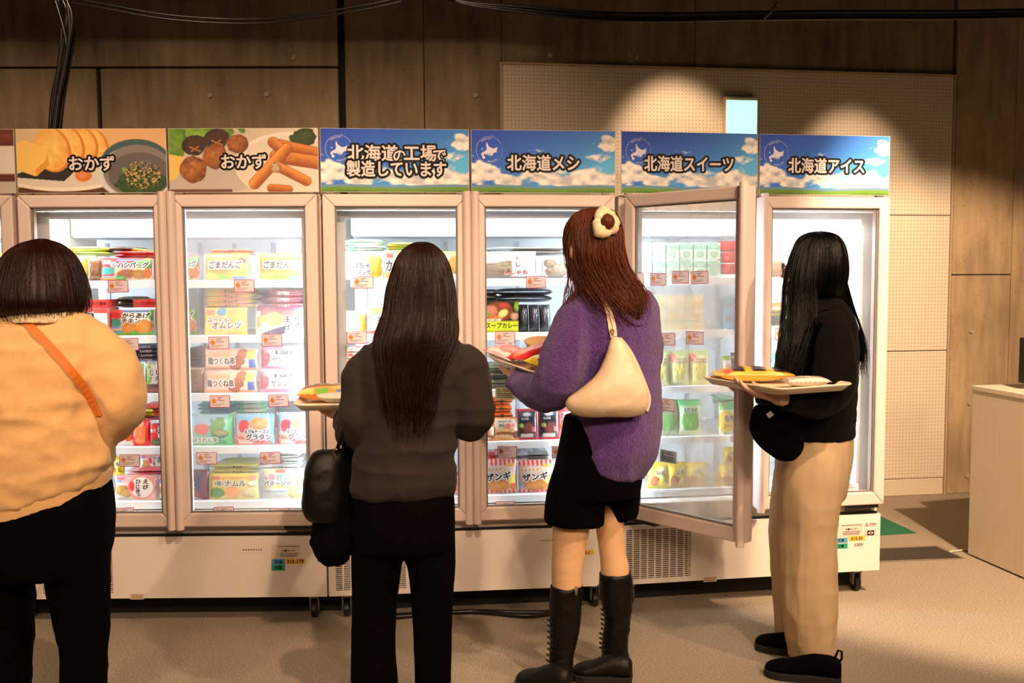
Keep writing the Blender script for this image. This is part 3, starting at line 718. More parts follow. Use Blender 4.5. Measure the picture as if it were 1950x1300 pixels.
# ------------------------------------------------------------------ counter, screen, floor pieces at the right
P0 = on_floor(1843, 1056); P1 = on_floor(1950, 1103)
dirv = (P1 - P0).normalized(); nrm = Vector((-dirv.y, dirv.x, 0)); 
if nrm.x < 0: nrm = -nrm
ctop = .868
ct = empty('counter', 'plain white counter box standing at the right edge', 'counter', P0)
def cbox(name, a0, a1, b0, b1, z0, z1, m):
    c = [P0 + dirv * a + nrm * b - P0 for a, b in ((a0, b0), (a1, b0), (a1, b1), (a0, b1))]
    ar = sum(c[i].x * c[(i + 1) % 4].y - c[(i + 1) % 4].x * c[i].y for i in range(4))
    pl = [(q.x, q.y) for q in (c if ar > 0 else c[::-1])]
    MB().slab(pl, z0, z1).build(name, m, ct, bevel=.002)
cbox('side_panel', 0, 1.0, 0, .03, .008, ctop - .024, BOARDW); cbox('body', 0, 1.0, .03, .9, .008, ctop - .024, BOARDW); cbox('top', -.004, 1.01, -.004, .91, ctop - .024, ctop, BOARDW)
mo = at(1944, 700, 4.62)
ms = empty('monitor', 'black monitor seen edge on, standing on the white counter', 'monitor', (mo.x + .02, 4.62, ctop), .25)
MB().box(-.02, .24, -.02, .02, .03, .25).build('screen', BLACKPL, ms, bevel=.004); MB().box(.06, .16, -.05, .05, 0, .01).box(.10, .12, -.01, .01, .01, .04).build('stand', BLACKPL, ms)
def floor_poly(name, pix, m, z1, label, cat):
    c = [on_floor(*p) for p in pix]; o = Vector((sum(q.x for q in c) / len(c), sum(q.y for q in c) / len(c), 0))
    ar = sum(c[i].x * c[(i + 1) % len(c)].y - c[(i + 1) % len(c)].x * c[i].y for i in range(len(c))); c = c if ar > 0 else c[::-1]
    return tag(MB().slab([(q.x - o.x, q.y - o.y) for q in c], .0, z1).build(name, m, loc=o), label, cat)
floor_poly('floor_hatch', [(1560, 1048), (1786, 1039), (1838, 1064), (1560, 1076)], FRAMEMET, .004, 'dark floor hatch plate in a metal rim, right of the freezers', 'floor hatch')
ho = bpy.data.objects['floor_hatch']; pin = [on_floor(*p) for p in ((1560, 1051), (1782, 1042), (1830, 1063), (1560, 1073))]
ar = sum(pin[i].x * pin[(i + 1) % 4].y - pin[(i + 1) % 4].x * pin[i].y for i in range(4)); pin = pin if ar > 0 else pin[::-1]
MB().slab([(q.x - ho.location.x, q.y - ho.location.y) for q in pin], .001, .006).build('plate', DARKMAT, ho)
floor_poly('floor_marking', [(1672, 981), (1745, 1015), (1668, 1020), (1590, 1020), (1600, 985)], GREEN, .003, 'green felt triangle lying on the carpet behind the right freezer', 'floor mat')
tp = [at(px, py, 0) for px, py in ()]
cable([tuple(on_floor(1808, 1050, .006)), tuple(on_floor(1825, 1048, .006)), tuple(on_floor(1850, 1044, .006))], .004, 'thin white cord on the carpet beside the white counter', None).data.materials[0] = mat('white_cord', (220, 205, 180), .5)
for k, (pp, lab) in enumerate((([(700, 1180), (800, 1170), (900, 1164), (1000, 1172), (1060, 1166)], 'black power cable lying under the middle freezer, nearer one'), ([(690, 1168), (780, 1164), (900, 1158), (1010, 1160), (1060, 1158)], 'black power cable lying under the middle freezer, farther one'))):
    cable([tuple(on_floor(px, py + 6 * k, .012)) for px, py in pp], .010, lab, None)
# ------------------------------------------------------------------ frozen food
def pillow(u, v):                                    # half thickness of a filled bag over its face
    a = np.clip(1 - np.abs(2 * np.asarray(u) - 1) ** 3.2, 0, 1) ** .6
    vv = np.clip((np.asarray(v) - .05) / .90, 0, 1); b = np.clip(1 - np.abs(2 * vv - 1) ** 3.0, 0, 1) ** .6
    return .002 + a * b
def bag_mesh(name, p, T, seed):
    n, m = p.n, p.m; u, v = np.meshgrid(np.linspace(0, 1, n), np.linspace(0, 1, m))
    q = np.stack([u * 5, v * 4, u * 0 + seed], -1)
    t = pillow(u, v); cr = (fbm(q * 2.2, 3) - .5)
    edge = (v < .05) | (v > .95)
    y = -(t * T * (1 + .25 * cr)) + np.where(edge, .0015 * np.sin(u * 60), 0)
    x = (u - .5) * (1 - .05 * np.sin(PI * np.clip(v, 0, 1)) * (np.abs(u - .5) > .46)) + .008 * (vnoise(np.stack([v * 6, v * 0 + seed, v * 0], -1)) - .5) * (np.abs(u - .5) * 2) ** 4
    z = v + .012 * (vnoise(np.stack([u * 5, u * 0 + seed, u * 0 + 2], -1)) - .5) * (v > .5)
    Vf = np.stack([x.ravel(), y.ravel(), z.ravel()], 1); i = np.arange(n * m).reshape(m, n)
    Ff = np.stack([i[:-1, :-1].ravel(), i[:-1, 1:].ravel(), i[1:, 1:].ravel(), i[1:, :-1].ravel()], 1).tolist()
    # plain back, coarse
    nb, k0 = 8, n * m; ub, vb = np.meshgrid(np.linspace(0, 1, nb), np.linspace(0, 1, nb))
    Vb = np.stack([(ub - .5).ravel(), (pillow(ub, vb) * T).ravel(), vb.ravel()], 1); j = np.arange(nb * nb).reshape(nb, nb) + k0
    Fb = np.stack([j[:-1, :-1].ravel(), j[1:, :-1].ravel(), j[1:, 1:].ravel(), j[:-1, 1:].ravel()], 1).tolist()
    me = bpy.data.meshes.new(name); me.from_pydata(np.concatenate([Vf, Vb]).tolist(), [], Ff + Fb)
    cols = p.rgba(); back = np.tile(cols[n // 2 * 0 + 3], (nb * nb, 1)); setcol(me, np.concatenate([cols, back]))
    me.materials.append(PRINT); me.polygons.foreach_set('use_smooth', [True] * len(me.polygons)); me.update(); return me
def box_mesh(name, p):
    n, m = p.n, p.m; u, v = np.meshgrid(np.linspace(-.5, .5, n), np.linspace(0, 1, m)); i = np.arange(n * m).reshape(m, n)
    V = np.stack([u.ravel(), u.ravel() * 0, v.ravel()], 1); F = np.stack([i[:-1, :-1].ravel(), i[:-1, 1:].ravel(), i[1:, 1:].ravel(), i[1:, :-1].ravel()], 1).tolist()
    B = [(-.5, 0, 0), (.5, 0, 0), (.5, 1, 0), (-.5, 1, 0), (-.5, 0, 1), (.5, 0, 1), (.5, 1, 1), (-.5, 1, 1)]; k = n * m
    F += [tuple(k + a for a in f) for f in ((0, 3, 2, 1), (4, 5, 6, 7), (1, 2, 6, 5), (2, 3, 7, 6), (3, 0, 4, 7))]
    me = bpy.data.meshes.new(name); me.from_pydata(V.tolist() + B, [], F); c = p.rgba(); setcol(me, np.concatenate([c, np.tile(c[n * m - n // 2], (8, 1))])); me.materials.append(PRINT); me.update(); return me

DES = {}
def design(key, a, bg, paint, texts=(), T=.017, n=44, m=34, kind='bag', name=None):
    p = Paint(n, m, a, bg); paint(p); sd = len(DES) * 3.7 + 1
    me = box_mesh(name or 'food_box', p) if kind == 'box' else bag_mesh(name or 'frozen_food_bag', p, T, sd)
    lt = None
    if texts:
        A_ = Art()
        for t in texts:
            s, u, v, h = t[:4]; c = t[4] if len(t) > 4 else (40, 30, 30); sc = t[5] if len(t) > 5 else [((255, 255, 255), .16)]; kw = t[6] if len(t) > 6 else {}
            A_.text(s, u * a, v, h, c, kw.pop('stroke', .022 if any(ord(ch_) > 0x4e00 for ch_ in s) else .045), sc, slant=kw.pop('slant', 0), fit=kw.pop('fit', .9) * a, **kw)
        sf = (lambda X, Z, T=T, a=a: -pillow(X / a, Z) * T * 1.06 - .0012) if kind == 'bag' else (lambda X, Z: X * 0 - .0006)
        lt = A_.mesh('lettering', PRINT, .0003, sf, (1 / a, 1), (-.5, 0))
    DES[key] = (me, lt, kind)
W_ = (255, 255, 255); K_ = (45, 34, 30)
def brandtag(p, u0=.04, v0=.74, c=(226, 50, 56)): p.rect(u0, v0, u0 + .16, v0 + .16, c)
def hamb(p):
    p.rect(0, .62, 1, 1, (222, 48, 46)); p.rect(.34, .86, .8, .94, (60, 110, 190)); p.rect(0, 0, .3, .62, (206, 52, 50)); p.food(.9, .72, .16, .24, (116, 176, 70), (60, 120, 50), 3)
    p.ell(.16, .42, .15, .17, (70, 150, 140)); p.rect(.03, .14, .3, .2, (120, 160, 210)); p.rect(.03, .06, .28, .1, (220, 210, 90)); p.ell(.28, .72, .07, .1, (220, 222, 228))
    p.food(.55, .28, .2, .2, (170, 110, 80), (104, 54, 38), 5); p.food(.78, .26, .17, .2, (186, 140, 84), (110, 66, 36), 6); p.food(.4, .1, .1, .12, (90, 150, 60), (50, 100, 40), 8); p.food(.93, .3, .07, .22, (236, 120, 60), (190, 60, 30), 9); brandtag(p, .05, .72, (240, 230, 230))
design('hamburg', 1.75, (232, 196, 170), hamb, [('ミニ', .36, .66, .17, K_), ('ハンバーグ', .66, .67, .26, K_, [(W_, .16)], dict(slant=.15, fit=.56))])
def kara(p):
    p.rect(0, .66, 1, 1, (226, 70, 62)); p.rect(.3, .52, 1, 1, (240, 236, 226)); p.rect(.05, .74, .3, .9, (228, 54, 60)); p.rect(.3, .9, .9, .97, (70, 130, 200)); p.food(.97, .8, .08, .25, (110, 180, 80), (50, 120, 50), 3)
    p.rect(0, 0, 1, .2, (100, 168, 84)); p.ell(.15, .48, .15, .17, (76, 156, 146)); p.rect(.03, .26, .3, .34, (120, 160, 215)); p.rect(.03, .1, .3, .16, (90, 140, 200))
    p.food(.5, .26, .19, .24, (226, 150, 70), (160, 84, 30), 5); p.food(.8, .34, .2, .26, (232, 160, 80), (170, 90, 36), 6); p.food(.55, .06, .12, .1, (110, 170, 60), (60, 120, 40), 7)
design('karaage', 1.55, (236, 180, 150), kara, [('からあげ', .62, .76, .22, K_, [(W_, .15)], dict(slant=.12, fit=.6)), ('チキン', .52, .55, .19, K_, [(W_, .15)], dict(slant=.12))])
def haru(p): p.rect(0, .55, 1, 1, (232, 78, 70)); p.rect(.02, .1, .6, .5, (236, 232, 230)); p.rect(.66, .3, .98, .8, (240, 236, 230)); p.rect(.1, .2, .6, .26, (150, 190, 170))
design('harumaki', 3.2, (244, 190, 180), haru, [('バリバリの春巻', .38, .66, .34, K_, [(W_, .12)], dict(fit=.6))], kind='box')
design('harumaki_side', 3.2, (226, 66, 60), lambda p: p.rect(.0, .0, .3, 1, (216, 90, 84)), [('バリバリの春巻', .62, .5, .5, (40, 20, 20), [], dict(fit=.7))], kind='box')
def goma(p):
    p.rect(0, .72, 1, 1, (248, 180, 70)); p.rect(.12, .86, .6, .94, (120, 190, 110)); p.food(.85, .34, .16, .22, (246, 210, 80), (210, 150, 40), 3); p.food(.68, .22, .15, .2, (250, 216, 96), (214, 160, 50), 4); p.ell(.83, .72, .09, .12, (130, 66, 50)); p.ell(.83, .72, .06, .08, (92, 40, 34)); p.rect(.3, .04, .5, .2, (130, 196, 80)); p.rect(.62, .02, .95, .13, (110, 150, 210)); p.rect(.03, .06, .26, .24, (246, 226, 120)); p.rect(.2, .5, .7, .72, (250, 214, 190))
design('goma', 1.65, (248, 168, 84), goma, [('ごまだんご', .46, .56, .26, (70, 48, 42), [(W_, .2)], dict(fit=.72))])
def omel(p):
    p.rect(.02, .72, .26, .92, (236, 150, 120)); p.ell(.42, .84, .12, .16, (90, 160, 220)); p.food(.75, .66, .21, .27, (244, 214, 60), (200, 160, 30), 3); p.food(.86, .36, .2, .26, (246, 220, 80), (206, 170, 40), 4); p.ell(.28, .52, .2, .17, (248, 200, 160)); p.food(.4, .1, .3, .1, (250, 232, 130), (220, 190, 70), 5); p.rect(.5, .0, .9, .07, (240, 170, 80))
design('omelette', 1.45, (248, 226, 92), omel, [('ふっくら', .34, .54, .17, (120, 84, 40), [(W_, .18)], dict(fit=.5, slant=.1)), ('オムレツ', .54, .34, .24, (110, 92, 80), [(W_, .18)], dict(fit=.66, slant=.12))])
def tama(p):
    p.rect(0, .78, 1, 1, (120, 66, 84)); p.rect(.1, .62, .95, .8, (160, 90, 90)); p.food(.16, .42, .17, .22, (250, 214, 110), (230, 160, 60), 3); p.food(.4, .5, .2, .22, (252, 220, 120), (226, 170, 70), 4); p.ell(.2, .22, .12, .16, (236, 226, 230)); p.poly([(.12, .02), (.6, .02), (.66, .3), (.3, .14)], (70, 60, 92))
design('tamago', 1.25, (250, 246, 240), tama, [('玉', .68, .5, .2, (50, 40, 40), []), ('子', .70, .26, .2, (50, 40, 40), []), ('焼', .9, .52, .18, (60, 50, 46), []), ('き', .9, .3, .17, (60, 50, 46), [])])
def tsuk(p):
    p.rect(.06, .6, .5, .84, (250, 190, 150)); p.rect(0, 0, 1, .12, (240, 176, 140)); p.food(.64, .42, .12, .24, (190, 110, 70), (130, 64, 40), 3); p.food(.58, .2, .11, .2, (196, 116, 70), (130, 66, 40), 4); p.food(.72, .75, .1, .22, (206, 126, 80), (140, 70, 46), 5); p.rect(.82, .1, .97, .72, (70, 92, 160)); p.ell(.88, .7, .1, .22, (244, 196, 90)); p.rect(.02, .4, .08, .7, (240, 210, 90))
design('tsukune', 2.3, (250, 214, 190), tsuk, [('鶏つくね串', .32, .42, .34, (90, 60, 50), [(W_, .16)], dict(fit=.5))])
def yan(p): p.rect(0, .0, 1, .16, (240, 170, 200)); p.rect(0, .84, 1, 1, (236, 190, 210)); p.food(.08, .5, .14, .36, (240, 150, 170), (220, 90, 110), 3); p.ell(.14, .8, .06, .12, (250, 200, 210)); p.rect(.34, .66, .72, .82, (70, 70, 76))
design('yannyom', 2.1, (252, 244, 246), yan, [('鶏つくね', .53, .745, .14, (240, 240, 240), [], dict(fit=.34)), ('ヤンニョム', .58, .40, .28, (110, 104, 110), [(W_, .1)], dict(fit=.62, stroke=.02))])
def horen(p):
    p.rect(0, .5, 1, 1, (170, 205, 228)); p.put(np.clip(1 - p.V * 1.9, 0, 1), (90, 186, 110)); p.rect(.88, 0, 1, 1, (64, 176, 92)); p.food(.64, .62, .2, .26, (120, 176, 60), (60, 116, 40), 3, 0, 20, .4); p.ell(.7, .36, .2, .15, (60, 92, 70)); p.food(.7, .4, .17, .1, (206, 170, 80), (90, 130, 50), 6); p.ell(.26, .52, .17, .19, (234, 92, 76), wob=.2); p.rect(.02, .06, .56, .26, (230, 240, 214)); p.rect(.55, .03, .85, .16, (40, 140, 76))
design('spinach', 1.2, (150, 206, 200), horen, [('ほうれん草', .34, .17, .15, (70, 110, 60), [(W_, .16)], dict(fit=.6))])
def grat(p):
    p.rect(0, .66, 1, 1, (150, 200, 236)); p.rect(0, 0, 1, .2, (226, 84, 76)); p.rect(.9, 0, 1, 1, (60, 140, 150)); p.food(.62, .66, .24, .2, (240, 180, 100), (206, 110, 60), 3); p.ell(.24, .60, .13, .2, (222, 52, 58), wob=.25, seed=4); p.ell(.2, .24, .17, .15, (246, 206, 186)); p.rect(.1, .03, .46, .1, (240, 236, 230))
design('gratin', 1.12, (206, 222, 236), grat, [('えび&チーズの', .58, .42, .13, (40, 40, 70), [(W_, .2)], dict(fit=.62)), ('グラタン', .62, .25, .19, (50, 36, 40), [(W_, .2)], dict(fit=.62)), ('No.1', .2, .24, .12, (220, 90, 90), [], dict(fit=.28))])
def namul(p):
    p.rect(0, .45, 1, 1, (236, 214, 60)); p.rect(.05, .76, .22, .9, (216, 110, 60)); p.rect(.25, .78, .75, .86, (226, 150, 70)); p.rect(.0, .0, 1, .46, (226, 204, 80)); p.ell(.88, .6, .12, .13, (120, 92, 50)); p.ell(.88, .62, .1, .09, (240, 226, 180)); p.ell(.88, .82, .12, .1, (226, 120, 90))
    p.food(.16, .26, .15, .2, (100, 150, 60), (50, 100, 40), 3, 0, 30); p.food(.48, .28, .15, .24, (246, 170, 70), (226, 120, 40), 4); p.food(.8, .26, .17, .2, (226, 210, 140), (150, 130, 70), 5, 0, 34)
design('namul', 1.55, (236, 216, 70), namul, [('3種の', .23, .62, .17, (100, 84, 40), [(W_, .16)], dict(fit=.26)), ('ナムル', .54, .62, .22, (90, 76, 50), [(W_, .16)], dict(fit=.42))])
def yasai(p):
    p.rect(0, .7, 1, 1, (250, 240, 170)); p.rect(.3, .84, .55, .97, (226, 96, 80)); p.rect(0, .36, 1, .46, (240, 220, 110)); p.rect(0, 0, 1, .3, (206, 204, 200)); p.rect(.03, .22, .6, .29, (130, 150, 170)); p.food(.8, .2, .19, .24, (200, 190, 120), (130, 120, 60), 3, 0, 34); p.food(.88, .6, .14, .2, (190, 210, 90), (110, 170, 60), 4); p.food(.95, .5, .06, .1, (240, 150, 70), (226, 110, 40), 7)
design('vegsaute', 1.2, (250, 248, 236), yasai, [('6種', .18, .72, .2, (206, 80, 90), [(W_, .14)]), ('野菜', .5, .72, .23, (90, 160, 130), [(W_, .14)], dict(fit=.34)), ('の', .74, .66, .12, (90, 160, 130), [(W_, .14)]), ('バターソテー', .44, .52, .17, (70, 60, 56), [(W_, .14)], dict(fit=.8, slant=.1))])
def shii(p): p.rect(0, .0, 1, .3, (96, 66, 60)); p.rect(.1, .06, .9, .12, (180, 60, 50)); p.food(.8, .8, .3, .2, (150, 110, 80), (80, 50, 36), 3); p.rect(.05, .3, .95, .44, (206, 196, 176)); p.food(.1, .6, .12, .3, (140, 180, 80), (80, 110, 50), 5)
design('shiitake', 1.25, (214, 200, 178), shii, [('国産', .42, .86, .14, (190, 90, 40), [(W_, .1)]), ('しいたけ', .5, .66, .2, (60, 40, 34), [(W_, .14)], dict(fit=.8)), ('肉詰め', .52, .46, .18, (60, 40, 34), [(W_, .14)])])
def ebit(p): p.rect(0, .78, 1, 1, (70, 100, 170)); p.rect(0, 0, 1, .2, (240, 236, 236)); p.food(.82, .5, .2, .3, (240, 120, 60), (206, 70, 36), 3); p.rect(.55, .72, 1, .9, (206, 40, 40))
design('shrimp_white', 1.2, (240, 226, 216), ebit, [('えび', .36, .6, .26, (150, 90, 60), [(W_, .14)], dict(fit=.6)), ('天ぷら', .36, .32, .18, (150, 60, 50), [(W_, .14)], dict(fit=.6))])
def ebir(p): p.rect(.0, .9, 1, 1, (190, 30, 34)); p.food(.5, .48, .34, .34, (250, 150, 100), (226, 90, 50), 3); p.food(.5, .2, .3, .16, (250, 160, 110), (220, 90, 50), 4); p.ell(.45, .84, .25, .1, (240, 220, 200))
design('shrimp_red', .95, (206, 44, 44), ebir, [('大えび', .45, .84, .1, (190, 40, 40), [], dict(fit=.4))])
def ebib(p): p.rect(0, .8, 1, 1, (230, 236, 240)); p.rect(.2, .8, .8, .92, (60, 90, 170)); p.rect(0, 0, .45, .9, (206, 36, 44)); p.food(.5, .14, .4, .16, (110, 130, 60), (50, 60, 40), 3)
design('shrimp_split', 1.0, (240, 232, 226), ebib, [('自然', .22, .62, .14, (250, 230, 220), []), ('えび', .7, .62, .3, K_, [(W_, .12)], dict(fit=.5)), ('天', .72, .32, .18, K_, [(W_, .1)])])
def hij(p):
    p.rect(0, .7, 1, 1, (236, 170, 170)); p.rect(.03, .82, .26, .9, (206, 90, 100)); p.rect(.02, .72, .2, .8, (110, 140, 200)); p.rect(0, 0, .4, .2, (220, 214, 210)); p.food(.2, .4, .19, .2, (200, 150, 80), (130, 86, 40), 3); p.food(.32, .28, .14, .16, (220, 176, 110), (140, 100, 50), 4); p.ell(.64, .5, .3, .46, (236, 120, 110)); p.ell(.65, .5, .265, .41, (248, 236, 230)); p.ell(.44, .56, .06, .2, (226, 60, 60))
design('hijiki', 1.5, (240, 206, 200), hij, [('え', .75, .74, .17, K_, []), ('び', .75, .52, .17, K_, []), ('ひ', .58, .74, .16, K_, []), ('じ', .58, .54, .16, K_, []), ('き', .58, .36, .16, K_, []), ('の', .6, .2, .1, K_, [])])
def kabo(p): p.rect(0, .8, 1, 1, (110, 190, 150)); p.rect(0, .86, 1, .92, (220, 240, 230)); p.rect(.0, 0, .6, .1, (120, 200, 150)); p.food(.82, .62, .19, .2, (226, 170, 80), (190, 120, 40), 3); p.food(.82, .3, .2, .26, (236, 170, 70), (196, 120, 40), 4); p.food(.66, .8, .1, .12, (130, 180, 90), (80, 140, 60), 5)
design('kabocha', 1.45, (248, 246, 240), kabo, [('かぼちゃ', .4, .48, .2, (60, 46, 40), [(W_, .2)], dict(fit=.6)), ('コロッケ', .46, .24, .17, (60, 46, 40), [(W_, .2)], dict(fit=.52))])
def curk(p): p.rect(0, .82, 1, 1, (246, 224, 100)); p.rect(.03, .72, .24, .92, (220, 70, 60)); p.food(.16, .18, .16, .16, (220, 150, 60), (150, 90, 30), 3); p.food(.82, .5, .18, .34, (200, 160, 60), (130, 90, 30), 4)
design('curry_croquette', 1.5, (246, 240, 220), curk, [('カレー', .32, .46, .36, K_, [(W_, .14)], dict(slant=.15, fit=.55)), ('コロッケ', .5, .16, .2, K_, [(W_, .14)])])
def redw(p): p.rect(0, .76, 1, 1, (240, 150, 100)); p.food(.7, .4, .26, .3, (240, 190, 160), (220, 110, 90), 3); p.rect(0, 0, 1, .12, (230, 90, 90)); p.food(.2, .8, .16, .14, (246, 206, 120), (230, 120, 60), 6)
design('red_white', 1.1, (246, 236, 232), redw, [('ポーク', .32, .56, .2, (70, 40, 40), [(W_, .16)], dict(fit=.5))])
def fish(p):
    for k in range(7): p.caps(.05 + .02 * k, .5 - .07 * k, .55 + .06 * (k % 3), .62 - .08 * k, .035, (150, 140, 124), (96, 84, 72), k)
    p.food(.25, .28, .26, .22, (150, 138, 120), (86, 76, 66), 3, .2, 30, .3); p.rect(.0, 0, 1, .08, (110, 110, 114)); p.rect(.55, .1, .95, .95, (240, 242, 246)); p.poly([(.2, .86), (.3, .98), (.42, .84)], (110, 96, 84))
design('fish', 1.6, (226, 232, 238), fish, [('干', .64, .72, .16, (70, 70, 76), []), ('し', .66, .5, .16, (70, 70, 76), []), ('ししゃも', .62, .22, .17, (206, 60, 76), [(W_, .1)], dict(fit=.42, slant=.15))])
def fish2(p): p.food(.5, .35, .42, .34, (160, 148, 132), (90, 80, 72), 5, .2, 40, .25); p.food(.25, .65, .2, .2, (150, 140, 126), (84, 76, 70), 7, 0, 40); p.rect(0, 0, 1, .06, (110, 110, 114))
design('fish_clear', 1.05, (226, 230, 236), fish2)
def soup(p):
    p.rect(0, .34, 1, 1, (56, 46, 40)); p.ell(.46, .66, .48, .36, (34, 28, 26)); p.ell(.44, .66, .42, .3, (120, 62, 34)); p.food(.22, .68, .2, .18, (216, 150, 130), (150, 80, 60), 3); p.caps(.14, .5, .5, .46, .06, (236, 120, 50), (190, 80, 30), 4); p.ell(.56, .6, .15, .12, (200, 200, 100), .4); p.ell(.56, .6, .11, .08, (220, 214, 140), .4); p.food(.6, .84, .16, .1, (200, 80, 60), (150, 50, 40), 5); p.food(.88, .5, .12, .12, (216, 170, 150), (160, 100, 80), 8); p.food(.95, .8, .08, .16, (160, 200, 60), (90, 140, 40), 6); p.food(.08, .56, .1, .1, (130, 180, 70), (70, 120, 50), 9)
    p.rect(0, 0, 1, .36, (196, 214, 50)); p.rect(.04, .36, .5, .43, (240, 236, 226)); p.rect(.0, .0, 1, .07, (150, 170, 40))
design('soup_curry', 1.25, (60, 50, 44), soup, [('スープカレー', .52, .22, .17, (50, 46, 20), [], dict(fit=.9, stroke=.03)), ('スパイス香る', .27, .395, .055, (90, 60, 50), [], dict(fit=.42, stroke=.02))], kind='box')
def buta(p): p.rect(.04, .06, .96, .94, (240, 228, 214)); p.food(.42, .42, .36, .14, (222, 190, 140), (180, 130, 80), 3); p.food(.42, .28, .36, .1, (140, 96, 60), (96, 56, 36), 4); p.food(.42, .16, .36, .1, (226, 196, 150), (180, 130, 80), 5); p.food(.85, .24, .12, .16, (120, 70, 50), (70, 40, 30), 6)
design('rice_burger', 1.15, (242, 150, 50), buta, [('ライスバーガー', .46, .82, .08, (110, 60, 40), [], dict(fit=.6)), ('炭火', .3, .66, .1, (70, 50, 40), []), ('豚丼', .66, .64, .2, (220, 60, 50), [(W_, .08)], dict(fit=.36))])
def dmeat(p): p.rect(.06, .06, .94, .94, (52, 44, 46)); p.rect(.1, .58, .9, .92, (30, 34, 46)); p.food(.5, .82, .22, .07, (220, 224, 230), (150, 160, 180), 3); p.food(.6, .36, .32, .2, (130, 70, 66), (70, 36, 36), 4, 0, 30); p.rect(.2, .08, .8, .2, (206, 200, 196)); p.ell(.24, .46, .11, .07, (150, 180, 90))
design('dark_meat', .72, (200, 40, 44), dmeat, [('北の味', .4, .68, .08, (220, 216, 210), [], dict(fit=.5)), ('旨', .82, .34, .15, (220, 120, 130), [])])
def zang(p):
    for k in range(8): p.rect(k / 8, .82, k / 8 + .0625, 1, (214, 60, 44)); p.rect(k / 8, 0, k / 8 + .0625, .12, (220, 96, 84))
    p.rect(0, .60, .78, .80, (240, 214, 206)); p.food(.45, .24, .36, .18, (226, 160, 90), (170, 100, 50), 3); p.food(.9, .2, .09, .14, (226, 110, 60), (170, 70, 40), 4); p.rect(.76, .3, .95, .56, (246, 226, 90)); p.ell(.82, .82, .16, .05, (240, 170, 80)); p.rect(.02, .14, .16, .3, (170, 190, 226))
design('zangi', .98, (238, 206, 204), zang, [('チキチキボーン', .42, .70, .11, (226, 150, 50), [((110, 50, 40), .10), (W_, .18)][1:], dict(fit=.74, rot=.06)), ('ザンギ', .46, .50, .22, (64, 36, 36), [((240, 200, 190), .22), (W_, .15)], dict(fit=.82, rot=.08))])
def berry(p): p.food(.5, .1, .5, .2, (190, 40, 36), (120, 20, 24), 3); p.food(.75, .45, .2, .26, (230, 70, 60), (170, 30, 30), 4); p.rect(.08, .2, .5, .7, (236, 70, 66)); p.poly([(.5, .78), (.6, .94), (.7, .78)], (248, 236, 226))
design('berry', 1.1, (220, 40, 42), berry, [('いちご', .3, .5, .2, (250, 226, 220), [], dict(fit=.4))], kind='box')
def bluec(p): p.ell(.45, .66, .16, .18, (226, 240, 250)); p.food(.4, .2, .3, .18, (200, 130, 70), (140, 76, 40), 3); p.rect(.8, 0, 1, 1, (110, 170, 214)); p.rect(.08, .74, .3, .9, (70, 140, 206))
design('blue_box', .85, (120, 190, 232), bluec, [('生', .45, .66, .16, (90, 150, 200), [])], kind='box')
design('cream_box', 1.25, (250, 238, 190), lambda p: (p.food(.6, .4, .3, .26, (246, 214, 140), (226, 180, 90), 3), p.rect(.06, .7, .5, .88, (240, 220, 160)), p.rect(0, 0, 1, .1, (232, 206, 130))), [('チーズ', .3, .78, .12, (150, 110, 50), [], dict(fit=.4))], kind='box')
design('mint_box', .8, (206, 236, 222), lambda p: (p.rect(0, .6, 1, .84, (150, 206, 186)), p.food(.5, .3, .3, .2, (190, 220, 200), (120, 170, 150), 3), p.rect(.1, .88, .8, .94, (110, 170, 160))), [('ミルク', .5, .72, .13, (250, 255, 250), [], dict(fit=.7))], kind='box')
def mochi(p): p.rect(0, .78, 1, 1, (110, 200, 120)); p.ell(.3, .4, .34, .36, (246, 216, 60)); p.food(.85, .84, .16, .12, (90, 180, 90), (50, 130, 60), 3); p.food(.72, .14, .16, .1, (226, 190, 60), (180, 140, 40), 4); p.food(.93, .5, .08, .2, (120, 180, 80), (70, 140, 60), 5)
design('mochi', 1.0, (240, 248, 238), mochi, [('もち', .42, .5, .2, (40, 40, 36), [(W_, .1)], dict(fit=.5)), ('コーン', .36, .26, .12, (70, 60, 30), [], dict(fit=.4, stroke=.02))])
design('yellow_bag', 1.1, (250, 222, 60), lambda p: (p.food(.3, .3, .22, .2, (190, 110, 60), (120, 60, 40), 3), p.rect(0, .84, 1, 1, (240, 200, 40)), p.ell(.6, .62, .3, .2, (250, 240, 160))), [('いも', .56, .62, .2, (70, 50, 30), [(W_, .1)], dict(fit=.5)), ('こ', .8, .3, .16, (70, 50, 30), [])], T=.024)
design('pale_bag', 1.0, (226, 234, 170), lambda p: (p.food(.5, .45, .3, .3, (236, 220, 110), (190, 200, 110), 3), p.rect(0, .86, 1, 1, (190, 220, 160)), p.food(.2, .8, .16, .14, (236, 110, 100), (200, 80, 70), 4)), [('コロコロ', .5, .7, .13, (120, 100, 60), [(W_, .12)], dict(fit=.7))], T=.024)
design('udon', 1.1, (236, 240, 236), lambda p: (p.rect(0, .84, 1, 1, (150, 190, 70)), p.food(.4, .3, .26, .2, (200, 60, 50), (150, 40, 40), 3), p.rect(0, 0, 1, .1, (150, 190, 70))), [('うどん', .42, .6, .2, (190, 50, 60), [(W_, .12)], dict(fit=.7))])
design('purple_bag', .8, (110, 40, 56), lambda p: (p.rect(.5, .3, .72, .9, (60, 50, 110)), p.food(.3, .2, .3, .16, (200, 110, 80), (120, 60, 50), 3), p.rect(0, .8, .4, .9, (190, 150, 150))), [('豚', .28, .5, .26, (240, 230, 230), [((50, 20, 30), .12)])])
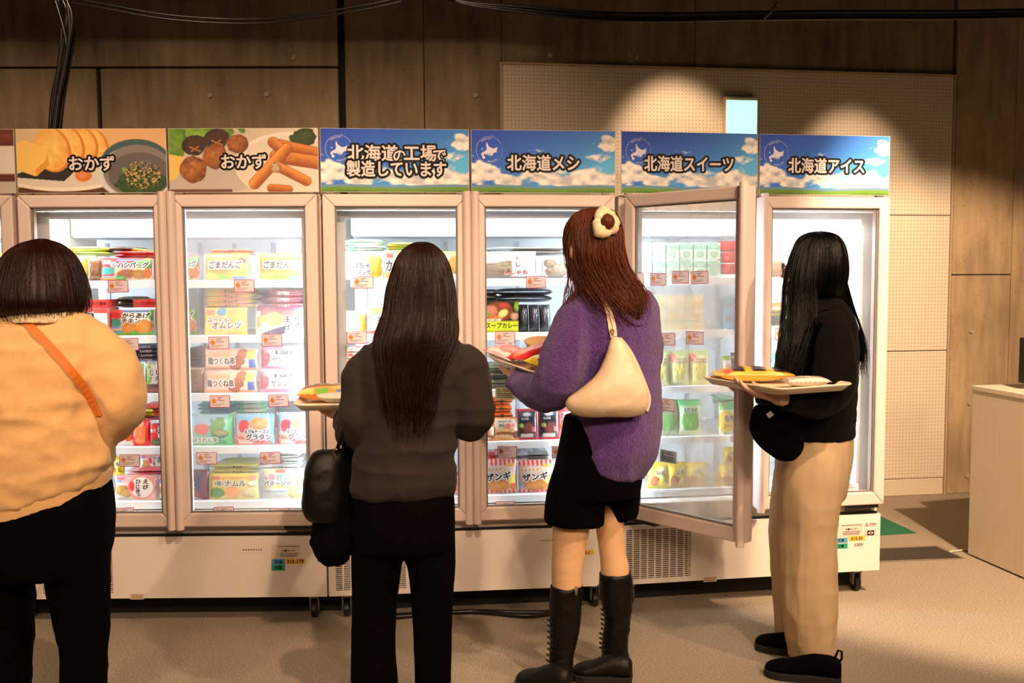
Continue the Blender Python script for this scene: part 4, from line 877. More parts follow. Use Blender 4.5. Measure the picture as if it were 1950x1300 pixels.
design('green_mix', 1.1, (200, 230, 190), lambda p: (p.food(.5, .4, .36, .3, (120, 190, 90), (60, 140, 60), 3), p.rect(0, .82, 1, 1, (90, 190, 120)), p.rect(0, 0, 1, .14, (230, 240, 200))), [('えだまめ', .5, .7, .14, (50, 110, 60), [(W_, .14)], dict(fit=.8))])
design('brown_side', .5, (120, 84, 58), lambda p: (p.food(.5, .5, .5, .5, (150, 110, 74), (86, 56, 40), 3), p.rect(0, .9, 1, 1, (190, 170, 140))))
design('white_dark', 1.1, (226, 224, 222), lambda p: (p.food(.5, .4, .4, .3, (60, 50, 50), (30, 26, 28), 3), p.rect(0, .8, 1, 1, (240, 120, 50))))
design('pink_fish', 1.0, (246, 220, 220), lambda p: (p.food(.5, .4, .34, .28, (240, 150, 120), (220, 90, 70), 3), p.rect(0, .84, 1, 1, (226, 70, 80))), [('たれ', .4, .72, .18, (210, 40, 60), [(W_, .14)])])

design('wiener', .5, (246, 190, 60), lambda p: (p.rect(.08, .1, .92, .26, (30, 24, 26)), p.rect(.08, .36, .92, .52, (30, 24, 26)), p.rect(.08, .62, .92, .78, (30, 24, 26)), p.rect(0, .9, 1, 1, (250, 210, 110)), p.food(.2, .84, .2, .06, (230, 110, 60), (190, 70, 40), 3)))
design('white_pack', 1.5, (236, 224, 206), lambda p: (p.rect(.1, .6, .5, .8, (120, 90, 80)), p.rect(.6, .2, .9, .7, (200, 180, 160)), p.rect(.1, .2, .5, .26, (150, 120, 110)), p.rect(.1, .32, .44, .37, (150, 120, 110))))

# bags lying flat on each other: seen from their sealed front edge
FLAT = {}
def flat_mesh(key, col, col2, text=None, tc=(60, 40, 36)):
    n, m = 22, 12; u, v = np.meshgrid(np.linspace(0, 1, n), np.linspace(0, 1, m)); sd = len(FLAT) * 2.3
    t = np.clip(1 - np.abs(2 * u - 1) ** 4, 0, 1) ** .5 * np.clip(np.minimum(v / .12, 1), .05, 1) ** .6 * np.clip((1 - v) / .1, .05, 1) ** .5
    wob = .25 * (fbm(np.stack([u * 4, v * 4, u * 0 + sd], -1), 2) - .5)
    top = .5 + .5 * t * (1 + wob); bot = .5 - .5 * t
    x = u - .5; y = v + .02 * (fbm(np.stack([u * 6, u * 0 + sd, u * 0], -1), 2) - .5)
    V = np.concatenate([np.stack([x.ravel(), y.ravel(), top.ravel()], 1), np.stack([x.ravel(), y.ravel(), bot.ravel()], 1)])
    i = np.arange(n * m).reshape(m, n); k = n * m
    F = np.concatenate([np.stack([i[:-1, :-1].ravel(), i[:-1, 1:].ravel(), i[1:, 1:].ravel(), i[1:, :-1].ravel()], 1), np.stack([i[:-1, :-1].ravel(), i[1:, :-1].ravel(), i[1:, 1:].ravel(), i[:-1, 1:].ravel()], 1) + k]).tolist()
    me = bpy.data.meshes.new('frozen_food_bag'); me.from_pydata(V.tolist(), [], F)
    mk = (fbm(np.stack([u * 5, v * 3, u * 0 + sd + 5], -1), 3) > .5).astype(float); mk = np.where(v < .2, (u > .3) * 1.0 * (u < .92), mk)[..., None]
    c = np.array(col, float) * (1 - mk) + np.array(col2, float) * mk; c = np.concatenate([c.reshape(-1, 3)] * 2) / 255
    l = np.where(c <= .04045, c / 12.92, ((c + .055) / 1.055) ** 2.4); setcol(me, np.concatenate([l, np.ones((len(l), 1))], 1))
    me.materials.append(PRINT); me.polygons.foreach_set('use_smooth', [True] * len(me.polygons))
    lt = None
    if text:
        a = Art(); a.text(text, 0, .5, .5, tc, .03, fit=.55 * 8, joint=False); lt = a.mesh('lettering', PRINT, .0005, lambda X, Z: X * 0 - .004, (1 / 8, 1), (.08, 0))
    FLAT[key] = (me, lt)
flat_mesh('red', (214, 40, 44), (236, 84, 70), 'ハンバーグ'); flat_mesh('brown', (120, 84, 60), (84, 52, 40)); flat_mesh('yellowgreen', (240, 220, 90), (200, 220, 110)); flat_mesh('dark', (52, 46, 58), (86, 76, 92), 'しいたけ', (220, 190, 190))
flat_mesh('yellow', (246, 220, 70), (240, 180, 90), 'オムレツ'); flat_mesh('plum', (96, 56, 76), (150, 80, 90), '玉子焼き', (240, 220, 220)); flat_mesh('gold', (220, 206, 60), (200, 190, 60), 'ナムル'); flat_mesh('silver', (226, 226, 222), (190, 190, 186), 'ソテー')
flat_mesh('greenw', (150, 216, 180), (236, 240, 220)); flat_mesh('orange', (240, 150, 60), (226, 120, 50), '豚丼'); flat_mesh('blue', (70, 100, 170), (150, 180, 220), 'えび', (230, 230, 240)); flat_mesh('pink', (236, 180, 184), (220, 100, 110), 'ひじき'); flat_mesh('check', (220, 90, 74), (240, 210, 206)); flat_mesh('clear', (206, 214, 220), (130, 124, 116)); flat_mesh('teal', (120, 190, 190), (70, 140, 150)); flat_mesh('greengrey', (120, 124, 92), (84, 80, 66)); flat_mesh('black', (34, 32, 40), (60, 60, 72))

SHN = ['top', 'second', 'third', 'fourth', 'bottom']
DOORN = {('Z', 1): 'at left edge', ('A', 0): 'under egg sign', ('A', 1): 'under meatball sign', ('B', 0): 'under two-line sign', ('B', 1): 'under メシ sign', ('C', 0): 'beyond open door', ('C', 1): 'under アイス sign'}
CATN = {'bag': 'food bag', 'box': 'food box'}
def pack(key, side, d, sh, px0, px1, pyt, desc, pos='', y=.128, pyb=None, lean=None, depth=.05, rz=0):
    f = FR[key]; me, lt, kind = DES[d]
    x0, zt = f.px(px0, pyt, y); x1, _ = f.px(px1, pyt, y)
    z0 = ZS[sh] + .001 if pyb is None else f.px(px0, pyb, y)[1]
    h = max(zt - z0, .03); w_ = x1 - x0
    lab = f'{desc}, {pos + ", " if pos else ""}{SHN[sh]} shelf {DOORN[(key, side)]}'
    o = link('frozen_food_bag' if kind == 'bag' else 'food_box', me); tag(o, lab, CATN[kind], f'packages {DOORN[(key, side)]}')
    o.scale = (w_, 1 if kind == 'bag' else depth, h)
    ln = (.10 if kind == 'bag' else 0) if lean is None else lean
    o.location = f.w((x0 + x1) / 2, y + (.016 if kind == 'bag' else -.01), z0); o.rotation_euler = Euler((-ln, 0, f.a + rz), 'XYZ')
    if lt: link('lettering', lt, o)
    return o
def flats(key, side, d, sh, px0, px1, pyb, pyt, n, desc, y=.16, depth=.17, words=None):
    f = FR[key]; me, lt = FLAT[d]; x0, zb = f.px(px0, pyb, y); x1, zt = f.px(px1, pyt, y); th = (zt - zb) / n
    words = words or {1: [''], 2: ['lower ', 'upper '], 3: ['lowest ', 'middle ', 'highest '], 4: ['lowest ', 'second lowest ', 'second highest ', 'highest ']}[n]
    for k in range(n):
        o = link('frozen_food_bag', me); tag(o, f'{words[k]}{desc} lying flat, {SHN[sh]} shelf {DOORN[(key, side)]}', 'food bag', f'packages {DOORN[(key, side)]}')
        o.scale = ((x1 - x0) * random.uniform(.96, 1.0), depth, th * 1.12); o.location = f.w((x0 + x1) / 2 + random.uniform(-.004, .004), y + random.uniform(-.006, .006), zb + k * th); o.rotation_euler = (0, 0, f.a + random.uniform(-.04, .04))
        if lt: link('lettering', lt, o)

# left edge freezer
pack('Z', 1, 'white_dark', 0, -14, 15, 478, 'white bag with dark food picture'); pack('Z', 1, 'yellow_bag', 1, -14, 14, 580, 'yellow food bag'); pack('Z', 1, 'red_white', 2, -14, 13, 690, 'red and white food bag')
# under the egg sign
pack('A', 0, 'curry_croquette', 0, 96, 176, 486, 'white and yellow bag with dark lettering', 'at left', rz=.1); pack('A', 0, 'brown_side', 0, 164, 188, 490, 'narrow brown bag edge', 'beside the hamburger bag', rz=.3)
pack('A', 0, 'hamburg', 0, 186, 286, 491, 'red ミニハンバーグ bag', 'in the middle'); pack('A', 0, 'hamburg', 0, 288, 388 - 30, 490, 'red ハンバーグ bag half hidden by the door frame', 'at right')
flats('A', 0, 'yellowgreen', 0, 118, 200, 487, 470, 2, 'pale yellow bag'); flats('A', 0, 'red', 0, 218, 305, 492, 478, 2, 'red hamburger bag', y=.165); flats('A', 0, 'brown', 0, 205, 255, 478, 470, 1, 'brown bag on top of the heap', y=.2)
flats('A', 0, 'yellowgreen', 0, 250, 262, 478, 473, 1, 'small lime bag', y=.2)
pack('A', 0, 'harumaki', 1, 128, 206, 586, 'red and white spring roll box', 'at left', depth=.12); pack('A', 0, 'harumaki_side', 1, 140, 206, 571, 'red spring roll box', 'uppermost at left', pyb=585, depth=.12, y=.135)
pack('A', 0, 'karaage', 1, 204, 289, 590, 'からあげチキン bag with fried chicken', 'in the middle'); pack('A', 0, 'karaage', 1, 290, 360, 588, 'fried chicken bag half hidden by the door frame', 'at right')
pack('A', 0, 'harumaki_side', 1, 255, 309, 570, 'red spring roll box lying over the chicken bags', 'at right', pyb=585, y=.17, depth=.15); flats('A', 0, 'greengrey', 1, 220, 262, 586, 566, 2, 'olive brown bag', y=.18)
pack('A', 0, 'shiitake', 2, 272, 345, 690, 'beige 肉詰め stuffed mushroom bag', 'at right'); pack('A', 0, 'green_mix', 2, 225, 270, 692, 'green and white bag', 'at left')
flats('A', 0, 'dark', 2, 232, 312, 690, 656, 4, 'dark purple bag', y=.15)
pack('A', 0, 'shrimp_white', 3, 205, 252, 806, 'white えび shrimp box bag', 'at left'); pack('A', 0, 'shrimp_red', 3, 248, 281, 800, 'red bag with orange fried shrimp', 'in the middle'); pack('A', 0, 'shrimp_split', 3, 281, 322, 803, 'half red half white えび天 bag', 'at right')
flats('A', 0, 'blue', 3, 215, 250, 808, 796, 1, 'blue shrimp bag', y=.17); flats('A', 0, 'red', 3, 262, 312, 802, 772, 2, 'dark red shrimp bag', y=.2); flats('A', 0, 'gold', 3, 250, 290, 795, 780, 2, 'yellow edged bag', y=.18)
pack('A', 0, 'hijiki', 4, 213, 297, 906, 'pink えびひじき bag with round picture', 'in the middle'); pack('A', 0, 'hijiki', 4, 297, 380, 908, 'pink hijiki bag half hidden by the door frame', 'at right')
flats('A', 0, 'pink', 4, 240, 312, 906, 894, 2, 'pink hijiki bag', y=.16); pack('A', 0, 'hijiki', 4, 262, 316, 866, 'upper pink hijiki bag standing tilted', 'above the stack', pyb=894, y=.19); pack('A', 0, 'yellow_bag', 4, 205, 234, 870, 'yellow and brown bag', 'at upper left', pyb=906, y=.18)
# under the meatball sign
pack('A', 1, 'hamburg', 0, 300, 376, 486, 'ハンバーグ bag partly behind the left frame', 'at left', y=.14); pack('A', 1, 'goma', 0, 388, 474, 482, 'orange ごまだんご bag', 'in the middle'); pack('A', 1, 'goma', 0, 492, 580, 482, 'orange ごまだんご bag', 'at right')
flats('A', 1, 'orange', 0, 395, 470, 486, 474, 2, 'orange bag', y=.2)
pack('A', 1, 'karaage', 1, 300, 371, 588, 'からあげ bag partly behind the left frame', 'at left', y=.14); pack('A', 1, 'omelette', 1, 386, 468, 586, 'yellow ふっくらオムレツ bag', 'in the middle'); pack('A', 1, 'tamago', 1, 484, 576, 580, 'white and purple 玉子 bag with yellow egg slices', 'at right')
flats('A', 1, 'yellow', 1, 388, 480, 588, 550, 4, 'yellow omelette bag', y=.155); flats('A', 1, 'plum', 1, 488, 578, 590, 552, 3, 'plum coloured egg bag', y=.155)
pack('A', 1, 'tsukune', 2, 386, 488, 706, 'lower peach 鶏つくね串 skewer bag', 'at left', lean=.05); pack('A', 1, 'tsukune', 2, 388, 490, 664, 'upper peach 鶏つくね串 skewer bag', 'at left', pyb=705, y=.14, lean=.05)
pack('A', 1, 'yannyom', 2, 492, 580, 704, 'lower white and pink ヤンニョム bag', 'at right', lean=.05); pack('A', 1, 'yannyom', 2, 494, 582, 660, 'upper white and pink ヤンニョム bag', 'at right', pyb=703, y=.14, lean=.05)
pack('A', 1, 'brown_side', 2, 352, 386, 700, 'brown food bag beside the skewer bags', 'at left'); flats('A', 1, 'brown', 2, 352, 386, 702, 664, 3, 'brown bag', y=.17)
pack('A', 1, 'spinach', 3, 361, 441, 790, 'blue and green ほうれん草 spinach bag', 'at left'); pack('A', 1, 'gratin', 3, 444, 520, 788, 'blue グラタン gratin bag', 'in the middle'); pack('A', 1, 'gratin', 3, 524, 602, 786, 'blue グラタン gratin bag', 'at right')
flats('A', 1, 'teal', 3, 376, 440, 790, 768, 3, 'teal bag', y=.19); flats('A', 1, 'greenw', 3, 448, 500, 790, 764, 3, 'green bag', y=.19)
pack('A', 1, 'purple_bag', 4, 350, 394, 896, 'dark red and purple bag', 'at left'); pack('A', 1, 'namul', 4, 396, 491, 903, 'yellow 3種のナムル bag', 'in the middle'); pack('A', 1, 'vegsaute', 4, 498, 578, 894, 'white and yellow 6種野菜バターソテー bag', 'at right')
flats('A', 1, 'gold', 4, 398, 490, 904, 884, 2, 'yellow namul bag', y=.16); flats('A', 1, 'silver', 4, 492, 572, 896, 862, 3, 'silver sauté bag', y=.16)
# under the two-line sign
pack('B', 0, 'kabocha', 0, 652, 728, 478, 'white かぼちゃコロッケ pumpkin croquette bag', 'at left'); pack('B', 0, 'curry_croquette', 0, 731, 805, 476, 'yellow topped white bag with dark カ lettering', 'in the middle'); pack('B', 0, 'curry_croquette', 0, 808, 878, 478, 'yellow topped croquette bag', 'at right')
flats('B', 0, 'greenw', 0, 655, 732, 478, 456, 2, 'pale green bag', y=.16); flats('B', 0, 'yellowgreen', 0, 738, 800, 478, 462, 2, 'pale yellow bag', y=.17)
pack('B', 0, 'kabocha', 1, 655, 698, 592, 'white croquette bag', 'at left'); pack('B', 0, 'red_white', 1, 697, 744, 586, 'white and orange pork bag', 'second from left'); pack('B', 0, 'curry_croquette', 1, 800, 880, 590, 'white croquette bag', 'at right behind the dark hair')
pack('B', 0, 'red_white', 2, 657, 712, 690, 'white and red food bag', 'at left'); flats('B', 0, 'check', 2, 657, 710, 690, 664, 2, 'red and white bag', y=.17)
pack('B', 0, 'rice_burger', 3, 850, 884, 800, 'orange bag by the right frame'); pack('B', 0, 'pink_fish', 4, 842, 884, 900, 'red and white たれ bag by the right frame')
# under the メシ sign
pack('B', 1, 'fish', 0, 919, 1022, 478, 'clear bag of brown dried fish with red lettering', 'at left'); pack('B', 1, 'fish_clear', 0, 1033, 1092, 486, 'clear bag of brown dried fish', 'at right'); flats('B', 1, 'clear', 0, 925, 1085, 486, 470, 2, 'clear bag', y=.2)
design('black_pouch', .35, (26, 25, 32), lambda p: (p.rect(0, .9, 1, 1, (60, 62, 74)), p.food(.5, .5, .3, .5, (44, 44, 56), (18, 18, 24), 3)))
pack('B', 1, 'soup_curry', 1, 920, 987, 572, 'スープカレー box with bowl picture', 'at left', depth=.1); 
for k, (a, b) in enumerate(((988, 1008), (1008, 1028), (1028, 1050))):
    pack('B', 1, 'dark_meat' if False else 'black_pouch', 1, a, b, 580, f'glossy black pouch, {["left", "middle", "right"][k]} of three', '', rz=.25) if 'black_pouch' in DES else None
flats('B', 1, 'black', 1, 945, 1055, 576, 550, 2, 'long glossy black bag', y=.135); flats('B', 1, 'greengrey', 1, 920, 950, 572, 552, 2, 'olive bag', y=.2)
flats('B', 1, 'greengrey', 2, 920, 985, 738, 695, 3, 'olive and grey bag', y=.14)
pack('B', 1, 'rice_burger', 3, 940, 990, 796, 'orange 豚丼 rice burger bag', 'at left'); flats('B', 1, 'orange', 3, 926, 978, 800, 758, 3, 'orange rice burger bag', y=.15); pack('B', 1, 'rice_burger', 3, 916, 942, 812, 'orange bag cut by the frame', 'at far left', y=.122)
pack('B', 1, 'dark_meat', 3, 984, 1024, 780, 'black and red meat bag', 'in the middle'); pack('B', 1, 'dark_meat', 3, 1026, 1066, 778, 'black and red meat bag', 'second from right'); pack('B', 1, 'pink_fish', 3, 1062, 1100, 776, 'red and white bag beside the purple sleeve', 'at right', y=.14)
pack('B', 1, 'zangi', 4, 918, 985, 876, 'red striped ザンギ fried chicken bag', 'at left'); pack('B', 1, 'zangi', 4, 988, 1056, 878, 'red striped ザンギ fried chicken bag', 'at right'); flats('B', 1, 'check', 4, 926, 984, 880, 862, 2, 'red chequered bag', y=.165); flats('B', 1, 'clear', 4, 985, 1050, 884, 862, 2, 'grey clear bag', y=.17)
# behind the open door, seen through its misted glass and in the gap beside it
for r in range(2):
    for c_ in range(6): pack('C', 0, 'mint_box', 0, 1216 + c_ * 26, 1240 + c_ * 26, 496 - 34 * r, f'pale mint box, {["first", "second", "third", "fourth", "fifth", "sixth"][c_]} from left in the {["lower", "upper"][r]} row', '', pyb=528 - 34 * r, depth=.08)
ROW3 = ['lowest', 'middle', 'highest']
for r in range(3):
    for c_ in range(2): pack('C', 0, 'berry', 0, 1378 + c_ * 18, 1395 + c_ * 18, 502 - 21.5 * r, f'red strawberry box, {["left", "right"][c_]} one in the {ROW3[r]} row', '', pyb=522 - 21.5 * r, depth=.07)
for r in range(3):
    for c_ in range(3): pack('C', 0, 'cream_box', 1, 1232 + c_ * 36, 1266 + c_ * 36, 612 - 25 * r, f'cream yellow box, {["left", "middle", "right"][c_]} one in the {ROW3[r]} row', '', pyb=636 - 25 * r, depth=.09)
for r in range(3):
    for c_ in range(2): pack('C', 0, 'blue_box', 1, 1379 + c_ * 18, 1396 + c_ * 18, 611 - 23 * r, f'light blue box, {["left", "right"][c_]} one in the {ROW3[r]} row', '', pyb=632 - 23 * r, depth=.07)
for k in range(3): pack('C', 0, 'pale_bag', 2, 1238 + k * 38, 1277 + k * 38, 668, f'pale yellow green bag, {["left", "middle", "right"][k]} of three', '', rz=random.uniform(-.15, .15))
pack('C', 0, 'udon', 2, 1379, 1398, 678, 'white and lime うどん bag', 'in the gap', rz=.3); pack('C', 0, 'purple_bag', 2, 1396, 1413, 672, 'dark bag in the gap', 'at right', y=.16)
for k in range(2): pack('C', 0, 'green_mix', 3, 1250 + k * 44, 1295 + k * 44, 762, f'pale green vegetable bag, {["left", "right"][k]} of two', '')
pack('C', 0, 'mochi', 3, 1372, 1415, 768, 'white and green もちコーン bag', 'in the gap'); flats('C', 0, 'greenw', 3, 1380, 1414, 776, 758, 3, 'green and white bag', y=.17)
for k in range(3): pack('C', 0, 'yellow_bag', 4, 1236 + k * 36, 1276 + k * 36, 882, f'yellow bag, {["left", "middle", "right"][k]} of three', 'behind the misted glass', rz=random.uniform(-.2, .2))
pack('C', 0, 'yellow_bag', 4, 1372, 1414, 886, 'yellow いもこ bag', 'in the gap'); flats('C', 0, 'yellow', 4, 1378, 1414, 930, 912, 1, 'yellow and brown bag', y=.13); pack('C', 0, 'yellow_bag', 4, 1380, 1406, 852, 'upper yellow bag standing in the gap', '', pyb=884, y=.17)
# under the アイス sign
pack('C', 1, 'brown_side', 0, 1456, 1500, 492, 'brown and white ice bag', 'at left'); pack('C', 1, 'white_dark', 1, 1456, 1500, 576, 'white and dark ice bag', 'at left'); flats('C', 1, 'gold', 1, 1458, 1500, 604, 588, 2, 'golden ice bag', y=.125); pack('C', 1, 'blue_box', 2, 1460, 1486, 676, 'light blue ice box', 'at left', depth=.1)
pack('C', 1, 'green_mix', 4, 1592, 1634, 902, 'green and white bag', 'at right'); pack('C', 1, 'mint_box', 3, 1600, 1636, 776, 'pale mint ice box', 'at right', depth=.1); pack('C', 1, 'mint_box', 2, 1602, 1636, 690, 'white and mint ice box', 'at right', depth=.1)
# ------------------------------------------------------------------ people
def R(px, py, D, hw, hd, tilt=0, yaw=0, p=2.2, n=28):
    c = at(px, py, D); k = D / FPX
    ax = Vector((math.cos(yaw), math.sin(yaw), 0)) * hw * k + Vector((0, 0, tilt * k)); ay = Vector((-math.sin(yaw), math.cos(yaw), 0)) * hd
    out = []
    for i in range(n):
        t = 2 * PI * i / n; ct, s_ = math.cos(t), math.sin(t)
        u = math.copysign(abs(ct) ** (2 / p), ct); v = math.copysign(abs(s_) ** (2 / p), s_); out.append(tuple(c + ax * u + ay * v))
    return out
def loft(rows, sub=3, n=28, p=2.2, grow=1.0, yaw=0):
    """rows of (px, py, depth, half width in px, half depth in m, tilt)"""
    rows = [tuple(r) + (0,) * (6 - len(r)) for r in rows]
    return skin_rings([R(a, b, c, d * grow, e * grow, t, yaw, p, n) for a, b, c, d, e, t in spline(rows, sub)])
def limb(pts, sub=4, seg=16, grow=1.0):
    """pts of (px, py, depth, radius in px)"""
    q = [(*at(a, b, c), r * c / FPX * grow) for a, b, c, r in pts]; q = spline(q, sub)
    return tube([x[:3] for x in q], [x[3] for x in q], seg)
def ellipsoid(c, r, M=None, nu=16, nv=10):
    v = [(0, 0, -1)]; 
    for j in range(1, nv):
        b = -PI / 2 + PI * j / nv
        v += [(math.cos(b) * math.cos(2 * PI * i / nu), math.cos(b) * math.sin(2 * PI * i / nu), math.sin(b)) for i in range(nu)]
    v.append((0, 0, 1)); f = [(0, 1 + (i + 1) % nu, 1 + i) for i in range(nu)]
    for j in range(nv - 2):
        for i in range(nu):
            a = 1 + j * nu + i; b = 1 + j * nu + (i + 1) % nu; f.append((a, b, b + nu, a + nu))
    k = 1 + (nv - 2) * nu; f += [(k + i, k + (i + 1) % nu, len(v) - 1) for i in range(nu)]
    M = M or Matrix.Identity(3); c = Vector(c)
    return [tuple(c + M @ Vector((x * r[0], y * r[1], z * r[2]))) for x, y, z in v], f
def smooth(me, it, lam=.5):
    n = len(me.vertices); co = np.empty(n * 3); me.vertices.foreach_get('co', co); co = co.reshape(-1, 3)
    e = np.empty(len(me.edges) * 2, np.int64); me.edges.foreach_get('vertices', e); e = e.reshape(-1, 2); deg = np.bincount(e.ravel(), minlength=n)[:, None]
    for k in range(it):
        s = np.zeros_like(co)
        for d in range(3): s[:, d] = np.bincount(e[:, 0], co[e[:, 1], d], n) + np.bincount(e[:, 1], co[e[:, 0], d], n)
        co = co + (s / np.maximum(deg, 1) - co) * lam
    me.vertices.foreach_set('co', co.ravel()); me.update(); return co
def fuse(name, parts, m, parent, voxel=.009, it=4, disp=None, origin=None):
    mb = MB()
    for v, f in parts: mb.add(v, f)
    me = bpy.data.meshes.new('tmp'); me.from_pydata(mb.v, [], mb.f); bm = bmesh.new(); bm.from_mesh(me); bmesh.ops.recalc_face_normals(bm, faces=bm.faces); bm.to_mesh(me); bm.free()
    o = bpy.data.objects.new('tmp', me); COL.objects.link(o); md = o.modifiers.new('r', 'REMESH'); md.mode = 'VOXEL'; md.voxel_size = voxel
    dg = bpy.context.evaluated_depsgraph_get(); res = bpy.data.meshes.new_from_object(o.evaluated_get(dg)); bpy.data.objects.remove(o); bpy.data.meshes.remove(me)
    res.name = name; co = smooth(res, it)
    if disp is not None:
        nr = np.empty(len(co) * 3); res.vertices.foreach_get('normal', nr); nr = nr.reshape(-1, 3); co = co + nr * disp(co)[:, None]
    o = link(name, res, parent); base = Vector((0, 0, 0)) if parent is None else parent.location
    if parent is None and origin is not None: base = Vector(origin); o.location = base
    res.vertices.foreach_set('co', (co - np.array(base)).ravel()); res.materials.clear(); res.materials.append(m)
    res.polygons.foreach_set('use_smooth', [True] * len(res.polygons)); res.update(); return o
def folds(amp, f=(9, 9, 4), seed=0, amp2=0, f2=(6, 6, 16)):
    def d(co):
        n = fbm(co * np.array(f) + seed, 3); r = (1 - np.abs(2 * n - 1)) ** 2 - .55
        out = amp * r
        if amp2: n2 = fbm(co * np.array(f2) + seed + 40, 2); out = out + amp2 * ((1 - np.abs(2 * n2 - 1)) ** 2 - .5)
        return out
    return d
def head(c, fwd, lean=0.0, s=1.0, neck_to=None):
    """skull, jaw, nose, ears, lips and neck; fwd is where the face looks"""
    fwd = Vector(fwd).normalized(); up = Vector((0, 0, 1)); rt = fwd.cross(up).normalized(); up = rt.cross(fwd).normalized()
    M = Matrix((rt, fwd, up)).transposed(); c = Vector(c); P = []
    v, f = ellipsoid((0, 0, 0), (1, 1, 1), None, 24, 18); q = []
    for x, y, z in v:
        X, Y, Z = x * .074, y * .092, z * .112
        if z < 0: t = -z; X *= 1 - .30 * t ** 1.4; Y = Y * (1 - .22 * t) + .020 * t
        if y > 0: Y *= .96
        q.append(tuple(c + M @ Vector((X, Y, Z)) * s))
    P.append((q, f))
    def e(p, r): P.append(ellipsoid(c + M @ Vector(p) * s, [a * s for a in r], M, 12, 8))
    for sg in (-1, 1): e((sg * .073, -.006, -.006), (.009, .018, .030)); e((sg * .072, .004, -.030), (.008, .010, .012)); e((sg * .03, .078, .022), (.024, .012, .008)); e((sg * .042, .064, -.022), (.022, .016, .018)); e((sg * .010, .096, -.030), (.009, .010, .008))
    nv = [c + M @ Vector(p) * s for p in ((0, .084, .022), (0, .098, -.006), (0, .110, -.026), (0, .094, -.034))]; P.append(tube(nv, [.007 * s, .009 * s, .012 * s, .008 * s], 10))
    e((0, .092, -.054), (.021, .009, .007)); e((0, .090, -.065), (.018, .009, .007)); e((0, .082, -.094), (.022, .016, .016))
    if neck_to is not None: P.append(tube([c + M @ Vector((0, -.02, -.05)) * s, c + M @ Vector((0, -.022, -.12)) * s, Vector(neck_to)], [.052 * s, .050 * s, .062 * s], 16))
    return P, M
def eyes(c, M, par, s=1.0):
    for sg in (-1, 1):
        p = Vector(c) + M @ Vector((sg * .031, .079, .006)) * s - par.location
        v, f = ellipsoid(p, (.012 * s, .012 * s, .009 * s), M, 10, 8); MB().add(v, f).build('eye', mat('eye_white', (210, 200, 190), .3) if 'eye_white' not in bpy.data.materials else bpy.data.materials['eye_white'], par, True)
def hand(w_, fd, pn, curl=.35, thumb=1, s=1.0):
    """palm, four unequal bent fingers and a thumb from the side of the palm; fd: finger direction, pn: where the palm faces"""
    w_ = Vector(w_); fd = Vector(fd).normalized(); pn = Vector(pn); pn = (pn - fd * pn.dot(fd)).normalized(); sd = fd.cross(pn).normalized() * thumb; P = []
    rings = []
    for t, hw, hh in ((-.02, .024, .020), (.0, .027, .018), (.03, .036, .016), (.06, .040, .015), (.082, .038, .012), (.09, .032, .008)):
        rings.append([tuple(w_ + (fd * t + sd * (hw * math.cos(2 * PI * i / 16)) + pn * (hh * math.sin(2 * PI * i / 16))) * s) for i in range(16)])
    P.append(skin_rings(rings))
    for k, (off, L) in enumerate(((.029, .066), (.010, .075), (-.010, .070), (-.028, .054))):
        p = w_ + (fd * .076 + sd * off) * s; d = (fd + sd * off * 1.6).normalized(); pts = [p - d * .02 * s, p]; ang = curl * (.5 + .1 * k)
        for j, fr in enumerate((.46, .31, .26)):
            d = (d * math.cos(ang) + pn * math.sin(ang)).normalized(); p = p + d * L * fr * s; pts.append(p); ang = curl * (.9 + .15 * j)
        P.append(tube(pts, [.0095 * s, .0092 * s, .0086 * s, .0078 * s, .0062 * s], 10)); P.append(ellipsoid(pts[-1], (.0064 * s,) * 3, None, 8, 6))
    p = w_ + (fd * .022 + sd * .026) * s; d = (fd * .62 + sd * .72 + pn * .25).normalized(); pts = [p - d * .014 * s, p]
    for fr in (.034, .028, .022): d = (d + fd * .18 + pn * curl * .35).normalized(); p = p + d * fr * s; pts.append(p)
    P.append(tube(pts, [.013 * s, .0135 * s, .0112 * s, .0100 * s, .0075 * s], 10)); P.append(ellipsoid(pts[-1], (.0076 * s,) * 3, None, 8, 6))
    return P
def strands(name, rows, m, parent, count, th=(0, 2 * PI), jit=.006, r=.0016, sub=3, seed=1, end_jit=.03, yaw=0, wave=0, lat=.25, start=0.0):
    """locks of hair following a hair volume from the crown to the tips"""
    rows = [tuple(q) + (0,) * (6 - len(q)) for q in rows]; S = spline(rows, sub); rg = random.Random(seed); mb = MB(); base = parent.location
    for k in range(count):
        t = rg.uniform(*th); dt = rg.uniform(-lat, lat); out = rg.uniform(-.001, jit); stop = len(S) - 1 - int(rg.random() ** 2 * len(S) * .25); pts = []; ph = rg.uniform(0, 6.3); st_ = int(start * len(S))
        ej = Vector((rg.uniform(-1, 1), rg.uniform(-1, 1), rg.uniform(-1.4, .3))) * end_jit
        for i in range(st_, stop + 1):
            a, b, c, hw, hd, ti = S[i]; kk = c / FPX; fr = i / (len(S) - 1); tt = t + dt * fr
            p = at(a, b, c) + Vector((math.cos(yaw), math.sin(yaw), 0)) * ((hw * kk + out + wave * math.sin(fr * 16 + ph)) * math.cos(tt)) + Vector((-math.sin(yaw), math.cos(yaw), 0)) * ((hd + out + wave * .6 * math.cos(fr * 14 + ph)) * math.sin(tt)) + Vector((0, 0, ti * kk * math.cos(tt)))
            pts.append(p + ej * fr ** 3 - base)
        if len(pts) < 4: continue
        rr = r * rg.uniform(.7, 1.6); mb.tube(pts, [rr * (1.0 - .75 * i / (len(pts) - 1)) for i in range(len(pts))], 4)
    return mb.build(name, m, parent, True)
